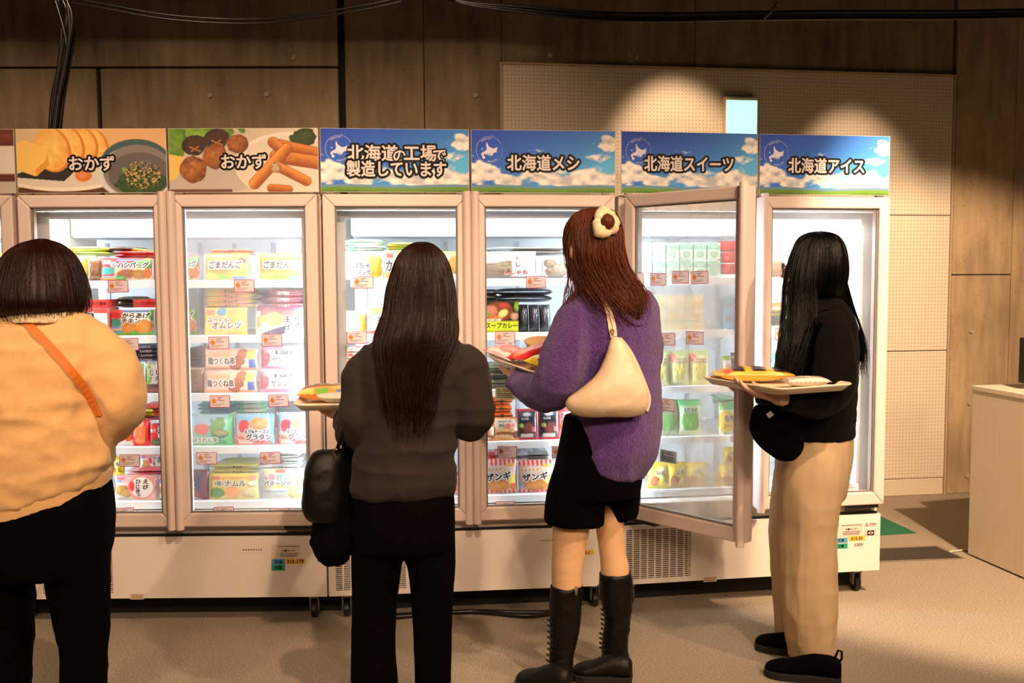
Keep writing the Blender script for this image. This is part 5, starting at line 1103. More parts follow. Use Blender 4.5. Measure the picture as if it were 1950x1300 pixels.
def bvh(*objs):
    vs_, fs = [], []
    for o in objs:
        M = o.matrix_world if o.parent is None else Matrix.Translation(o.parent.location) @ o.matrix_basis
        k = len(vs_); vs_ += [M @ v.co for v in o.data.vertices]; fs += [[k + i for i in p.vertices] for p in o.data.polygons]
    return BVHTree.FromPolygons(vs_, fs)
def on_surf(tree, px, py, off=.004, D=3.0):
    d = ray(px, py); h, n, _, _ = tree.ray_cast(CAM, d)
    if h is None: p = at(px, py, D); return p, Vector((0, -1, 0))
    if n.dot(d) > 0: n = -n
    return h + n * off, n
def ribbon(pts, nrm, wid, th):
    """a flat strap along points with given normals"""
    n = len(pts); rings = []
    for i in range(n):
        t = (pts[min(i + 1, n - 1)] - pts[max(i - 1, 0)]).normalized(); s = t.cross(nrm[i]).normalized(); u = s.cross(t).normalized(); w_ = wid[i] if isinstance(wid, (list, tuple)) else wid
        rings.append([tuple(pts[i] + s * a + u * b) for a, b in ((-w_, -th), (-w_, th), (w_, th), (w_, -th))])
    return skin_rings(rings)
def strap_on(tree, pix, wid, th, off=.005, sub=4, D=3.0):
    pp = spline(pix, sub); P = [on_surf(tree, a, b, off, D) for a, b in pp]; pts = [p for p, _ in P]; nr = [n for _, n in P]
    for _ in range(3): nr = [(nr[max(i - 1, 0)] + nr[i] + nr[min(i + 1, len(nr) - 1)]).normalized() for i in range(len(nr))]; pts = [pts[0]] + [(pts[i - 1] + pts[i] * 2 + pts[i + 1]) / 4 for i in range(1, len(pts) - 1)] + [pts[-1]]
    return ribbon(pts, nr, wid, th)
def local(vf, base): return [tuple(Vector(v) - base) for v in vf[0]], vf[1]
def shoe(heel, toe, par, m, msole, hgt=.075, wid=.045, name='shoe', back=.0):
    heel = Vector(heel); toe = Vector(toe); heel.z = toe.z = 0; L = (toe - heel).length; d = (toe - heel) / L; s = Vector((-d.y, d.x, 0)); base = par.location; rings = []; sole = []
    for t, hw, h in ((0, .5, .72), (.04, .72, .9), (.15, .8, 1.0), (.35, .78, 1.0), (.5, .86, .86), (.65, .98, .66), (.8, 1.0, .56), (.92, .82, .46), (.985, .5, .34), (1.0, .25, .22)):
        c = heel + d * L * t; hw_ = wid * hw; rings.append([tuple(c + s * (hw_ * math.copysign(abs(math.cos(a)) ** .8, math.cos(a))) + Vector((0, 0, .012 + (hgt * h) * max(0, .5 + .5 * math.sin(a)) ** .8))) - 0 * 1 if False else tuple(c + s * (hw_ * math.cos(a)) + Vector((0, 0, .012 + hgt * h * (.5 + .5 * math.sin(a))))) for a in [2 * PI * i / 18 for i in range(18)]])
        sole.append((c, hw_))
    o = fuse(name, [skin_rings(rings)], m, par, .006, 3)
    pl = [c + s * (h + .004) for c, h in sole] + [c - s * (h + .004) for c, h in sole[::-1]]; pl = [(q.x - o.location.x - base.x, q.y - base.y) for q in pl]
    ar = sum(pl[i][0] * pl[(i + 1) % len(pl)][1] - pl[(i + 1) % len(pl)][0] * pl[i][1] for i in range(len(pl)))
    MB().slab(pl if ar > 0 else pl[::-1], .001, .026).build('sole', msole, o, bevel=.003); return o
def scaled(rows, k): return [tuple(r[:3]) + (r[3] * k, r[4] * k) + tuple(r[5:]) for r in rows]

SKIN = mat('skin', (222, 176, 152), .5, var=.05, vscale=20); TIGHTS = mat('beige_tights', (222, 178, 134), .6, bump=.1, bscale=300)
def hairmat(name, c, rough=.32):
    m = mat(name, c, rough, bump=.35, bscale=60, var=.35, vscale=40, stretch=(6, 6, .25), spec=.28); return m
HAIR1, HAIR2, HAIR3, HAIR4 = hairmat('dark_brown_hair', (42, 19, 13)), hairmat('long_dark_brown_hair', (34, 15, 11)), hairmat('chestnut_hair', (98, 46, 24), .36), hairmat('black_hair', (7, 6, 6), .3)
FLEECE = mat('yellow_fleece', (236, 186, 124), .95, bump=.25, bscale=420, sheen=.3, var=.06, vscale=60); DENIM = mat('black_denim', (5, 5, 6), .95, bump=.15, bscale=500, spec=.05)
CHAR = mat('charcoal_jersey', (45, 38, 35), .95, bump=.15, bscale=400, sheen=.05, spec=.1); BLKCLOTH = mat('black_cloth', (5, 4, 4), .95, bump=.12, bscale=500, spec=.05)
MOHAIR = mat('purple_mohair', (96, 56, 136), 1, bump=1.0, bscale=170, var=.45, vscale=150, sheen=.25, stretch=(1.6, 1.6, .6)); BLKTOP = mat('black_rib_top', (22, 17, 17), .9, bump=.2, bscale=300)
KHAKI = mat('khaki_cotton', (198, 170, 132), .85, bump=.12, bscale=600, var=.05, vscale=6); LEATHER_B = mat('black_leather', (6, 5, 5), .5, bump=.1, bscale=120, spec=.3); RUBBER = mat('black_rubber', (16, 15, 15), .75)
CREAML = mat('cream_leather', (238, 212, 176), .42, bump=.06, bscale=160); GOLD = mat('gold_metal', (214, 160, 80), .25, 1); SATIN = mat('cream_satin', (240, 222, 176), .5, bump=.1, bscale=60, sheen=.3); LACE = mat('cream_lace', (232, 206, 166), .9, bump=1.0, bscale=110, var=.3, vscale=70); ORANGE = mat('orange_strap', (226, 120, 40), .6); BLACKSH = mat('dark_sweatshirt', (13, 10, 11), .95, bump=.12, bscale=450, sheen=.03, spec=.1)

def base_of(px, D, py=700): p = at(px, py, D); return (p.x, D, 0)

# ---- woman 1: yellow sweatshirt, cut by the left edge
D1 = 2.75
w1 = empty('person', 'woman in yellow sweatshirt and black trousers seen from behind, cut by left edge', 'person', base_of(70, D1))
torso1 = [(88, 592, D1, 52, .065), (86, 606, D1, 92, .095, -4), (74, 640, D1, 132, .13, -8), (64, 700, D1 - .01, 146, .15, 6), (60, 780, D1 - .01, 138, .155, 16), (58, 850, D1 - .01, 148, .165, 28), (58, 905, D1, 160, .168, 38), (58, 932, D1, 154, .16, 42), (58, 952, D1, 150, .155, 44)]
armR1 = [(150, 645, D1, 44), (196, 682, D1 - .01, 50), (222, 735, D1 - .02, 50), (228, 775, D1 + .0, 46), (210, 806, D1 + .09, 38), (170, 790, D1 + .24, 30), (140, 770, D1 + .34, 24)]
armL1 = [(-2, 650, D1, 44), (-50, 690, D1, 50), (-84, 745, D1, 50), (-92, 790, D1 + .02, 44), (-70, 806, D1 + .1, 38), (-20, 795, D1 + .24, 28), (10, 780, D1 + .34, 24)]
cuff1 = [(214, 800, D1 + .02, 26), (212, 830, D1 + .03, 20)]
h1 = at(80, 540, D1 + .02); hp, hM = head(h1, (-.15, 1, -.1), s=1.0, neck_to=at(86, 640, D1))
hips1 = [(58, 930, D1, 146, .15, 40), (62, 985, D1, 152, .16, 20), (66, 1040, D1, 146, .155, 5), (70, 1085, D1, 128, .14)]
legR1 = [(146, 1060, D1, 62), (150, 1120, D1, 58), (154, 1170, D1, 54), (160, 1225, D1, 46), (158, 1300, D1, 44), (158, 1420, D1, 44), (158, 1445, D1, 44)]
legL1 = [(-6, 1060, D1, 66), (0, 1120, D1, 62), (4, 1170, D1, 60), (4, 1300, D1, 52), (4, 1420, D1, 46), (4, 1445, D1, 46)]
fuse('body', hp + [loft(scaled(torso1[1:], .8)), loft(scaled(hips1, .8)), limb(armR1, grow=.6), limb(armL1, grow=.6), limb(legR1 + [(158, 1460, D1 + .02, 30)], grow=.7), limb(legL1 + [(4, 1460, D1 + .02, 30)], grow=.7)] + hand(at(140, 770, D1 + .34), (-.4, .9, .1), (0, .2, 1), .4) + hand(at(10, 780, D1 + .34), (.3, .9, .1), (0, .2, 1), .4, -1), SKIN, w1, .005, 3)
eyes(h1, hM, w1)
hem1 = loft([(58, 925, D1, 157, .164, 41), (58, 962, D1, 152, .158, 46), (58, 978, D1, 150, .156, 46)])
sw1 = fuse('sweatshirt', [loft(torso1, 4), limb(armR1[:-1]), limb(armL1[:-1]), limb(cuff1)], FLEECE, w1, .009, 4, folds(.018, (6, 6, 5), 3, .010, (5, 5, 15)))
fuse('hem_band', [hem1], FLEECE, w1, .008, 3, folds(.001, (60, 60, 2), 2))
fuse('trousers', [loft(hips1, 4), limb(legR1), limb(legL1)], DENIM, w1, .010, 4, folds(.007, (8, 8, 9), 6))
rows = [(80, 456, D1 + .03, 5, .01), (79, 459, D1 + .03, 16, .03), (78, 464, D1 + .03, 31, .055), (77, 473, D1 + .03, 45, .08), (77, 485, D1 + .025, 57, .10), (77, 502, D1 + .02, 67, .115), (78, 535, D1 + .01, 78, .13), (78, 570, D1, 82, .135), (77, 588, D1 - .0, 80, .125), (75, 597, D1, 72, .105, 4)]
fuse('hair', [loft(rows, 4)], HAIR1, w1, .007, 3); strands('hair_strand', rows, HAIR1, w1, 420, (PI * .9, PI * 2.1), .004, .0016, 4, 2, .02, lat=.12)
tag(bpy.data.objects[[o.name for o in w1.children if o.name.startswith('hair_strand')][0]], kind='stuff')
tr1 = bvh(sw1)
fuse('lace_collar', [loft([(86, 586, D1 - .005, 58, .085), (86, 600, D1 - .01, 66, .10), (88, 612, D1 - .015, 62, .115, -2)])], LACE, w1, .006, 2, folds(.003, (40, 40, 40), 3))
b1 = at(60, 700, D1 - .16)
bag1 = tag(MB().add(*local(strap_on(tr1, [(36, 600), (58, 622), (88, 652), (120, 688), (150, 724), (176, 762), (190, 790)], .011, .002, .005, D=2.6), b1)).build('bag_strap', ORANGE, loc=b1), 'orange bag strap running across the back of the yellow sweatshirt', 'strap')
for px in (158, 4): shoe(at(px, 1462, D1 - .06), at(px - 8, 1400, D1 + .19), w1, LEATHER_B, RUBBER)

# ---- woman 2: charcoal top, long straight hair
D2 = 3.0
w2 = empty('person', 'woman with long straight dark brown hair in charcoal top and black trousers', 'person', base_of(775, D2))
torso2 = [(800, 628, D2, 46, .065), (797, 643, D2, 70, .082), (792, 662, D2, 94, .10), (787, 695, D2, 100, .118), (780, 760, D2, 96, .125), (776, 830, D2, 92, .13), (772, 880, D2, 97, .138), (768, 915, D2, 101, .14), (768, 938, D2, 97, .134)]
armL2 = [(716, 674, D2, 30), (690, 708, D2 - .01, 32), (681, 760, D2 - .03, 32), (682, 812, D2 - .03, 32), (672, 822, D2 + .08, 30), (655, 800, D2 + .22, 22), (645, 790, D2 + .30, 18)]
armR2 = [(870, 672, D2, 30), (898, 708, D2 - .0, 36), (903, 760, D2 - .02, 36), (902, 802, D2 - .01, 35), (892, 806, D2 + .10, 30), (850, 790, D2 + .24, 22), (830, 782, D2 + .32, 18)]
h2 = at(803, 530, D2 + .03); hp, hM = head(h2, (-.05, 1, -.12), s=.98, neck_to=at(798, 645, D2))
hips2 = [(768, 925, D2, 96, .13), (768, 965, D2, 99, .14), (768, 1005, D2, 100, .142), (768, 1040, D2, 99, .13)]
legL2 = [(719, 1020, D2, 50), (716, 1080, D2, 49), (713, 1150, D2, 44), (711, 1230, D2, 43), (713, 1300, D2, 46), (714, 1372, D2, 48)]
legR2 = [(819, 1020, D2, 49), (822, 1080, D2, 46), (823, 1150, D2, 40), (824, 1230, D2, 37), (825, 1300, D2, 36), (826, 1372, D2, 38)]
fuse('body', hp + [loft(scaled(torso2[1:], .8)), loft(scaled(hips2, .8)), limb(armL2, grow=.62), limb(armR2, grow=.62), limb(legL2 + [(714, 1392, D2, 26)], grow=.6), limb(legR2 + [(826, 1392, D2, 26)], grow=.6)] + hand(at(645, 790, D2 + .30), (-.2, .95, -.02), (0, -.1, 1), .15, -1) + hand(at(830, 782, D2 + .32), (-.7, .7, 0), (0, 0, 1), .2), SKIN, w2, .005, 3)
eyes(h2, hM, w2)
fuse('trousers', [loft(hips2, 4), limb(legL2), limb(legR2)], BLKCLOTH, w2, .009, 4, folds(.004, (14, 14, 3), 9))
sw2 = fuse('top', [loft(torso2, 4), limb(armL2[:-1]), limb(armR2[:-1])], CHAR, w2, .008, 4, folds(.014, (8, 8, 4), 13, .011, (4, 4, 15)))
rows = [(803, 461.5, D2 + .02, 4, .008), (803, 464, D2 + .02, 15, .03), (803, 471, D2 + .02, 27, .055), (803, 484, D2 + .015, 40, .08), (803, 502, D2 + .012, 49, .098), (803, 522, D2 + .01, 55, .107), (802, 550, D2 + .0, 62, .108), (801, 590, D2 - .02, 66, .10), (797, 622, D2 - .045, 72, .092), (790, 650, D2 - .075, 72, .07), (783, 690, D2 - .095, 58, .05), (779, 735, D2 - .105, 46, .042), (780, 775, D2 - .11, 36, .036), (782, 806, D2 - .11, 22, .026)]
fuse('hair', [loft(rows[:13], 4)], HAIR2, w2, .007, 3, folds(.004, (26, 26, 2.5), 5)); s_ = strands('hair_strand', rows, HAIR2, w2, 520, (PI * .95, PI * 2.05), .005, .0015, 3, 4, .035, lat=.2); tag(s_, kind='stuff')
for px in (716, 824): shoe(at(px, 1398, D2 - .06), at(px - 4, 1350, D2 + .18), w2, LEATHER_B, RUBBER)

# ---- woman 3: purple mohair sweater
D3 = 3.3
w3 = empty('person', 'woman in fluffy purple sweater and black shorts with cream scrunchie in hair', 'person', base_of(1150, D3))
torso3 = [(1172, 546, D3, 52, .06), (1170, 560, D3, 72, .09), (1166, 590, D3, 88, .12), (1166, 640, D3, 90, .145), (1168, 700, D3, 88, .155), (1172, 760, D3, 86, .165), (1174, 815, D3, 84, .168, 2), (1168, 860, D3, 82, .165, -2), (1160, 890, D3, 70, .15, -8), (1160, 902, D3, 56, .13, -10)]
armL3 = [(1122, 572, D3 - .01, 34), (1098, 620, D3 - .05, 45), (1080, 680, D3 - .08, 50), (1062, 728, D3 - .08, 48), (1034, 744, D3 + .0, 40), (1002, 734, D3 + .09, 31), (978, 718, D3 + .13, 22)]
armR3 = [(1216, 580, D3 + .02, 30), (1232, 620, D3 + .05, 28), (1238, 665, D3 + .10, 25), (1236, 690, D3 + .18, 22), (1215, 690, D3 + .30, 20), (1190, 680, D3 + .38, 17)]
h3 = at(1126, 470, D3 + .0); hp, hM = head(h3, (-.72, .72, -.12), s=1.0, neck_to=at(1150, 570, D3))
hips3 = [(1150, 790, D3, 76, .13), (1145, 850, D3, 82, .145), (1138, 900, D3, 86, .148), (1132, 940, D3, 86, .145)]
shL3 = [(1104, 900, D3 - .02, 52), (1096, 950, D3 - .02, 58), (1093, 995, D3 - .02, 59)]
shR3 = [(1174, 900, D3 + .05, 46), (1180, 945, D3 + .06, 40), (1184, 985, D3 + .07, 31)]
legL3 = [(1092, 960, D3 - .02, 40), (1087, 1005, D3 - .02, 36.5), (1083, 1050, D3 - .02, 32.5), (1080, 1090, D3 - .02, 31), (1079, 1150, D3 - .02, 27), (1072, 1230, D3 - .02, 20), (1070, 1290, D3 - .01, 18)]
legR3 = [(1166, 950, D3 + .06, 32), (1161, 1000, D3 + .06, 27.5), (1166, 1050, D3 + .06, 25.5), (1171, 1085, D3 + .06, 28), (1172, 1140, D3 + .06, 24), (1172, 1220, D3 + .06, 18), (1172, 1275, D3 + .06, 17)]
bd = fuse('body', hp + [loft(scaled(torso3[1:9], .8)), loft(scaled(hips3, .8)), limb(armL3, grow=.55), limb(armR3, grow=.55)] + hand(at(985, 716, D3 + .14), (.1, .98, .1), (0, 0, 1), .1, -1) + hand(at(1190, 680, D3 + .38), (-.8, .6, .1), (0, 0, 1), .4), SKIN, w3, .005, 3)
fuse('tights', [limb(legL3), limb(legR3), loft(scaled(hips3, .86))], TIGHTS, w3, .007, 3, folds(.0016, (6, 6, 30), 3))
eyes(h3, hM, w3)
fuse('shorts', [loft(hips3, 4), limb(shL3, seg=22), limb(shR3, seg=22)], BLKCLOTH, w3, .008, 4, folds(.004, (12, 12, 4), 21))
sw3 = fuse('sweater', [loft(torso3, 4), limb(armL3), limb(armR3[:-1])], MOHAIR, w3, .007, 4, folds(.007, (16, 16, 3), 31, .006, (5, 5, 14)))
def cut_poly(o, pix):
    """cut the opening of the neckline through the near side of a garment"""
    bm = bmesh.new(); bm.from_mesh(o.data); off = o.parent.location; n = len(pix)
    for i in range(n):
        a, b = ray(*pix[i]), ray(*pix[(i + 1) % n]); nn = a.cross(b).normalized(); c0 = Vector(proj(CAM + a * 3)); 
        geo = [f for f in bm.faces if (lambda q: min(p[0] for p in pix) - 12 < q[0] < max(p[0] for p in pix) + 12 and min(p[1] for p in pix) - 12 < q[1] < max(p[1] for p in pix) + 12)(proj(f.calc_center_median() + off))]
        g = set(geo); 
        for f in geo: g.update(f.edges); g.update(f.verts)
        bmesh.ops.bisect_plane(bm, geom=list(g), plane_co=CAM - off, plane_no=nn, dist=1e-6)
    def inside(q):
        s = [((pix[(i + 1) % n][0] - pix[i][0]) * (q[1] - pix[i][1]) - (pix[(i + 1) % n][1] - pix[i][1]) * (q[0] - pix[i][0])) for i in range(n)]
        return all(x > 0 for x in s) or all(x < 0 for x in s)
    kill = []
    for f in bm.faces:
        c = f.calc_center_median() + off
        if c.y < D3 + .02 and f.normal.y < .3 and inside(proj(c)): kill.append(f)
    bmesh.ops.delete(bm, geom=kill, context='FACES'); bm.to_mesh(o.data); bm.free(); o.data.update()
tr3 = bvh(sw3)
VN = [(1132, 541), (1160, 572), (1190, 602), (1218, 618), (1229, 590), (1236, 556)]
vband = strap_on(tr3, VN, .011, .006, .002, 5, 3.2)
cut_poly(sw3, [(1120, 520), (1132, 543), (1218, 618), (1236, 554), (1244, 520)])
fuse('neckband', [vband], MOHAIR, w3, .005, 2)
fuse('under_top', [loft([(1166, 530, D3, 34, .055), (1170, 548, D3, 52, .075), (1172, 570, D3, 66, .100), (1172, 600, D3 - .0, 74, .118), (1172, 640, D3, 76, .128), (1172, 680, D3, 72, .12)])], BLKTOP, w3, .008, 3)
rows = [(1136, 397, D3 - .01, 5, .01), (1136, 399.5, D3 - .01, 20, .04), (1134, 406, D3 - .01, 32, .065), (1131, 424, D3 - .01, 45, .088), (1130, 450, D3 - .01, 51, .103), (1132, 480, D3 - .015, 51, .108), (1140, 508, D3 - .02, 52, .10), (1152, 530, D3 - .035, 51, .085), (1166, 550, D3 - .07, 50, .06), (1180, 570, D3 - .09, 42, .045), (1188, 584, D3 - .10, 26, .035), (1190, 593, D3 - .10, 14, .02)]
fuse('hair', [loft(rows[:6] + [(1142, 500, D3 - .03, 46, .085)] + [(a + 2, b, c, d * .85, e * .9) for a, b, c, d, e in rows[7:]], 4)], HAIR3, w3, .007, 3, folds(.007, (22, 22, 5), 15, .003, (10, 10, 12)))
s_ = strands('hair_strand', rows, HAIR3, w3, 420, (PI * .92, PI * 2.1), .008, .0016, 4, 6, .05, wave=.006, lat=.3); tag(s_, kind='stuff')
side = [(1092, 470, D3 - .03, 10, .03), (1090, 500, D3 - .04, 10, .03), (1092, 540, D3 - .05, 12, .03), (1086, 575, D3 - .06, 11, .025), (1082, 600, D3 - .07, 6, .012)]
s_ = strands('hair_strand', side, HAIR3, w3, 50, (0, 2 * PI), .004, .0014, 4, 8, .03, wave=.003); tag(s_, kind='stuff')
# ear showing through the hair
e_ = at(1090, 480, D3 - .075); v, f = ellipsoid((0, 0, 0), (.010, .014, .026)); 
fuse('ear', [([tuple(Vector(p) + e_) for p in v], f)], SKIN, w3, .003, 2)
# gathered tail and scrunchie
c3 = at(1153, 424, D3 - .115); ax_ = Vector((.35, -.9, .2)).normalized(); u_ = ax_.orthogonal().normalized(); v_ = ax_.cross(u_); mb = MB(); NU, NV = 60, 14; V = []
for i in range(NU):
    t = 2 * PI * i / NU; Rm = .031 + .004 * math.sin(2 * t + .7) + .002 * math.sin(5 * t); rm = .020 + .0045 * math.sin(3 * t + 1.2) + .0016 * math.sin(8 * t + .6) + .001 * math.sin(14 * t)
    for j in range(NV):
        p = 2 * PI * j / NV; rad = Rm + rm * math.cos(p); V.append(tuple(c3 - w3.location + (u_ * math.cos(t) + v_ * math.sin(t)) * rad + ax_ * (rm * .9 * math.sin(p) + .003 * math.sin(4 * t))))
mb.add(V, [(i * NV + j, ((i + 1) % NU) * NV + j, ((i + 1) % NU) * NV + (j + 1) % NV, i * NV + (j + 1) % NV) for i in range(NU) for j in range(NV)]); mb.build('scrunchie', SATIN, w3, True)
fuse('hair_knot', [ellipsoid(c3 + ax_ * .012, (.026, .026, .027)), ellipsoid(c3 - ax_ * .02, (.02, .025, .02))], HAIR3, w3, .004, 2, folds(.003, (60, 60, 60), 3))
def boot(par, rows, heel, toe):
    b = fuse('boot', [loft(rows, 4, 24), limb([(rows[-2][0], rows[-2][1], rows[-2][2], 24), (rows[-1][0] - 2, rows[-1][1], rows[-1][2], 26)])], LEATHER_B, par, .006, 3, folds(.005, (10, 10, 16), 51))
    s = shoe(heel, toe, par, LEATHER_B, RUBBER, .085, .047, 'boot_foot')
    return b
bl = [(1079, 1112, D3 - .02, 31.5, .056), (1077, 1150, D3 - .02, 31, .056), (1075, 1200, D3 - .02, 28.5, .052), (1069, 1245, D3 - .02, 24, .046), (1067, 1275, D3 - .03, 25, .048), (1062, 1310, D3 - .04, 30, .052)]
br = [(1172, 1089, D3 + .06, 32.5, .058), (1174, 1130, D3 + .06, 31, .056), (1176, 1180, D3 + .06, 26, .05), (1171, 1225, D3 + .06, 25, .047), (1172, 1250, D3 + .06, 27, .048), (1174, 1286, D3 + .06, 30, .05)]
f1 = on_floor(1088, 1322); f1b = on_floor(985, 1302); f2 = on_floor(1204, 1298); f2b = on_floor(1090, 1290)
boot(w3, bl, f1, f1b); boot(w3, br, f2, f2b)
ZIP = mat('zip_metal', (170, 166, 160), .3, .8)
for px, py, D in ((1097, 1116, D3 - .08), (1203, 1090, D3 + .04)):
    p = at(px, py, D) - w3.location; MB().box(p.x - .003, p.x + .003, p.y - .004, p.y + .002, p.z - .03, p.z).box(p.x - .005, p.x + .005, p.y - .007, p.y - .003, p.z - .02, p.z - .008).build('zip', ZIP, w3)
LC = mat('lace_cord', (20, 18, 18), .6); mb = MB()
for k in range(9):
    p = at(1049 - (k > 5) * 2, 1180 + k * 11, D3 - .03) - w3.location; mb.tube([p + Vector((-.006, 0, 0)), p + Vector((-.012, -.012, .006)), p + Vector((.004, -.03, .002))], .003, 5)
    q = at(1150 - (k > 4) * 3, 1160 + k * 9, D3 + .05) - w3.location; mb.tube([q + Vector((-.004, 0, 0)), q + Vector((-.011, -.012, .005)), q + Vector((.004, -.03, .002))], .003, 5)
q = [at(a, b, D3 + .02) - w3.location for a, b in ((1146, 1108), (1136, 1118), (1134, 1135), (1138, 1148), (1142, 1130), (1146, 1112))]; mb.tube(q, .002, 5)
tag(mb.build('boot_laces', LC, w3), kind='stuff')

# ---- woman 4: black top, khaki trousers, turned to the left
D4 = 3.5
w4 = empty('person', 'woman with long black hair and glasses in black top and khaki trousers', 'person', base_of(1550, D4))
torso4 = [(1566, 566, D4, 32, .06), (1566, 584, D4, 48, .10), (1562, 610, D4, 60, .15), (1557, 650, D4, 70, .165), (1553, 700, D4, 74, .165), (1551, 760, D4, 73, .165), (1551, 805, D4, 72, .165), (1553, 830, D4, 70, .158)]
armL4 = [(1578, 606, D4 - .15, 28), (1586, 640, D4 - .19, 36), (1590, 690, D4 - .21, 40), (1586, 735, D4 - .21, 40), (1570, 765, D4 - .22, 32), (1530, 768, D4 - .28, 24), (1494, 760, D4 - .33, 18)]
armR4 = [(1540, 606, D4 + .15, 28), (1528, 660, D4 + .19, 34), (1520, 730, D4 + .2, 34), (1500, 765, D4 + .16, 28), (1450, 750, D4 + .12, 20)]
h4 = at(1548, 508, D4 + .0); hp, hM = head(h4, (-.93, .36, -.08), s=.98, neck_to=at(1566, 600, D4))
wr4 = at(1478, 757, D4 - .35)
leg4n = [(1552, 850, D4 - .05, 56), (1549, 875, D4 - .06, 62), (1546, 905, D4 - .08, 64), (1542, 950, D4 - .09, 60), (1538, 1010, D4 - .09, 55), (1538, 1080, D4 - .09, 55), (1540, 1150, D4 - .09, 53), (1544, 1210, D4 - .09, 47), (1546, 1248, D4 - .09, 43)]
leg4f = [(1530, 900, D4 + .1, 56), (1520, 960, D4 + .1, 52), (1514, 1040, D4 + .1, 48), (1514, 1120, D4 + .1, 44), (1516, 1180, D4 + .1, 42), (1518, 1212, D4 + .1, 40)]
hips4 = [(1552, 826, D4, 66, .15), (1548, 870, D4, 68, .165), (1544, 915, D4, 66, .165), (1542, 945, D4, 58, .15)]
fuse('body', hp + [loft(scaled(torso4[1:], .8)), loft(scaled(hips4, .8)), limb(armL4 + [(1478, 757, D4 - .35, 17)], grow=.6), limb([(1520, 766, D4 - .30, 15), (1494, 760, D4 - .33, 14.5), (1478, 757, D4 - .35, 14)]), limb(armR4, grow=.6), limb(leg4n + [(1548, 1262, D4 - .1, 30)], grow=.7), limb(leg4f + [(1520, 1228, D4 + .1, 30)], grow=.7)] + hand(wr4, (-.95, .28, .24), (.12, .1, 1), .30, 1, 1.0) + hand(at(1450, 750, D4 + .12), (-.9, -.2, .1), (0, 0, 1), .3, -1), SKIN, w4, .0042, 2)
eyes(h4, hM, w4, .98)
fuse('trousers', [loft(hips4, 4), limb(leg4n, seg=22), limb(leg4f, seg=22)], KHAKI, w4, .008, 3, folds(.011, (11, 11, 2.6), 61, .003, (6, 6, 12)))
sw4 = fuse('top', [loft(torso4, 4), limb(armL4), limb(armR4)], BLACKSH, w4, .008, 4, folds(.008, (9, 9, 5), 71, .005, (6, 6, 14)))
rows = [(1560, 441, D4, 4, .008), (1560, 444, D4, 20, .042), (1560, 451, D4, 34, .068), (1560, 468, D4, 45, .092), (1560, 495, D4, 50, .105), (1560, 520, D4, 50, .108), (1560, 545, D4, 45, .10), (1562, 566, D4 + .01, 36, .08)]
fuse('hair', [loft(rows, 4), loft([(1546, 462, D4 - .06, 4, .01), (1540, 476, D4 - .065, 18, .03), (1535, 505, D4 - .065, 25, .045), (1530, 540, D4 - .075, 28, .045), (1526, 580, D4 - .085, 28, .042), (1520, 620, D4 - .11, 22, .035), (1512, 660, D4 - .14, 14, .022)], 4), loft([(1590, 545, D4 + .06, 18, .05), (1604, 590, D4 + .08, 16, .05), (1622, 630, D4 + .08, 13, .045), (1636, 665, D4 + .08, 10, .035), (1640, 690, D4 + .08, 5, .02)], 4)], HAIR4, w4, .006, 3, folds(.003, (30, 30, 3), 5))
s_ = strands('hair_strand', rows, HAIR4, w4, 300, (PI * .85, PI * 2.1), .003, .0014, 4, 9, .012, lat=.15); tag(s_, kind='stuff')
s_ = strands('hair_strand', [(1552, 448, D4 - .05, 6, .02), (1535, 468, D4 - .075, 20, .035), (1524, 520, D4 - .09, 26, .05), (1522, 570, D4 - .10, 30, .05), (1518, 620, D4 - .13, 28, .04), (1508, 665, D4 - .16, 18, .03), (1500, 705, D4 - .17, 8, .015)], HAIR4, w4, 170, (0, 2 * PI), .004, .0014, 4, 11, .03, lat=.25); tag(s_, kind='stuff')
s_ = strands('hair_strand', [(1585, 520, D4 + .05, 20, .06), (1602, 575, D4 + .08, 18, .06), (1622, 625, D4 + .08, 15, .05), (1637, 665, D4 + .08, 10, .035), (1638, 705, D4 + .08, 5, .018)], HAIR4, w4, 130, (0, 2 * PI), .003, .0014, 4, 12, .025, lat=.2); tag(s_, kind='stuff')
gl = MB(); ce_ = h4 - w4.location
def hpt(x, y, z): return ce_ + hM @ Vector((x, y, z)) * .98
for sg in (-1, 1):
    gl.tube([hpt(sg * .033 + .024 * math.cos(2 * PI * i / 16), .106, .004 + .019 * math.sin(2 * PI * i / 16)) for i in range(17)], .0016, 6); gl.tube([hpt(sg * .057, .105, .010), hpt(sg * .076, .06, .010), hpt(sg * .077, -.01, .004)], .0016, 6)
gl.tube([hpt(-.01, .107, .006), hpt(0, .110, .010), hpt(.01, .107, .006)], .0016, 6); gl.build('glasses', BLACKPL, w4, True)
n_h, n_t = on_floor(1602, 1300), on_floor(1456, 1282); f_h, f_t = on_floor(1560, 1250), on_floor(1438, 1232)
for a, b in ((n_h, n_t), (f_h, f_t)): shoe(a, b, w4, BLKCLOTH, RUBBER, .082, .048)
lp = [Vector(p) - w4.location for p in (at(1590, 1252, n_h.y), at(1596, 1238, n_h.y), at(1603, 1240, n_h.y), at(1603, 1254, n_h.y), at(1597, 1262, n_h.y))]
MB().tube(lp, .004, 6).build('shoe_pull_loop', BLKCLOTH, w4, True)

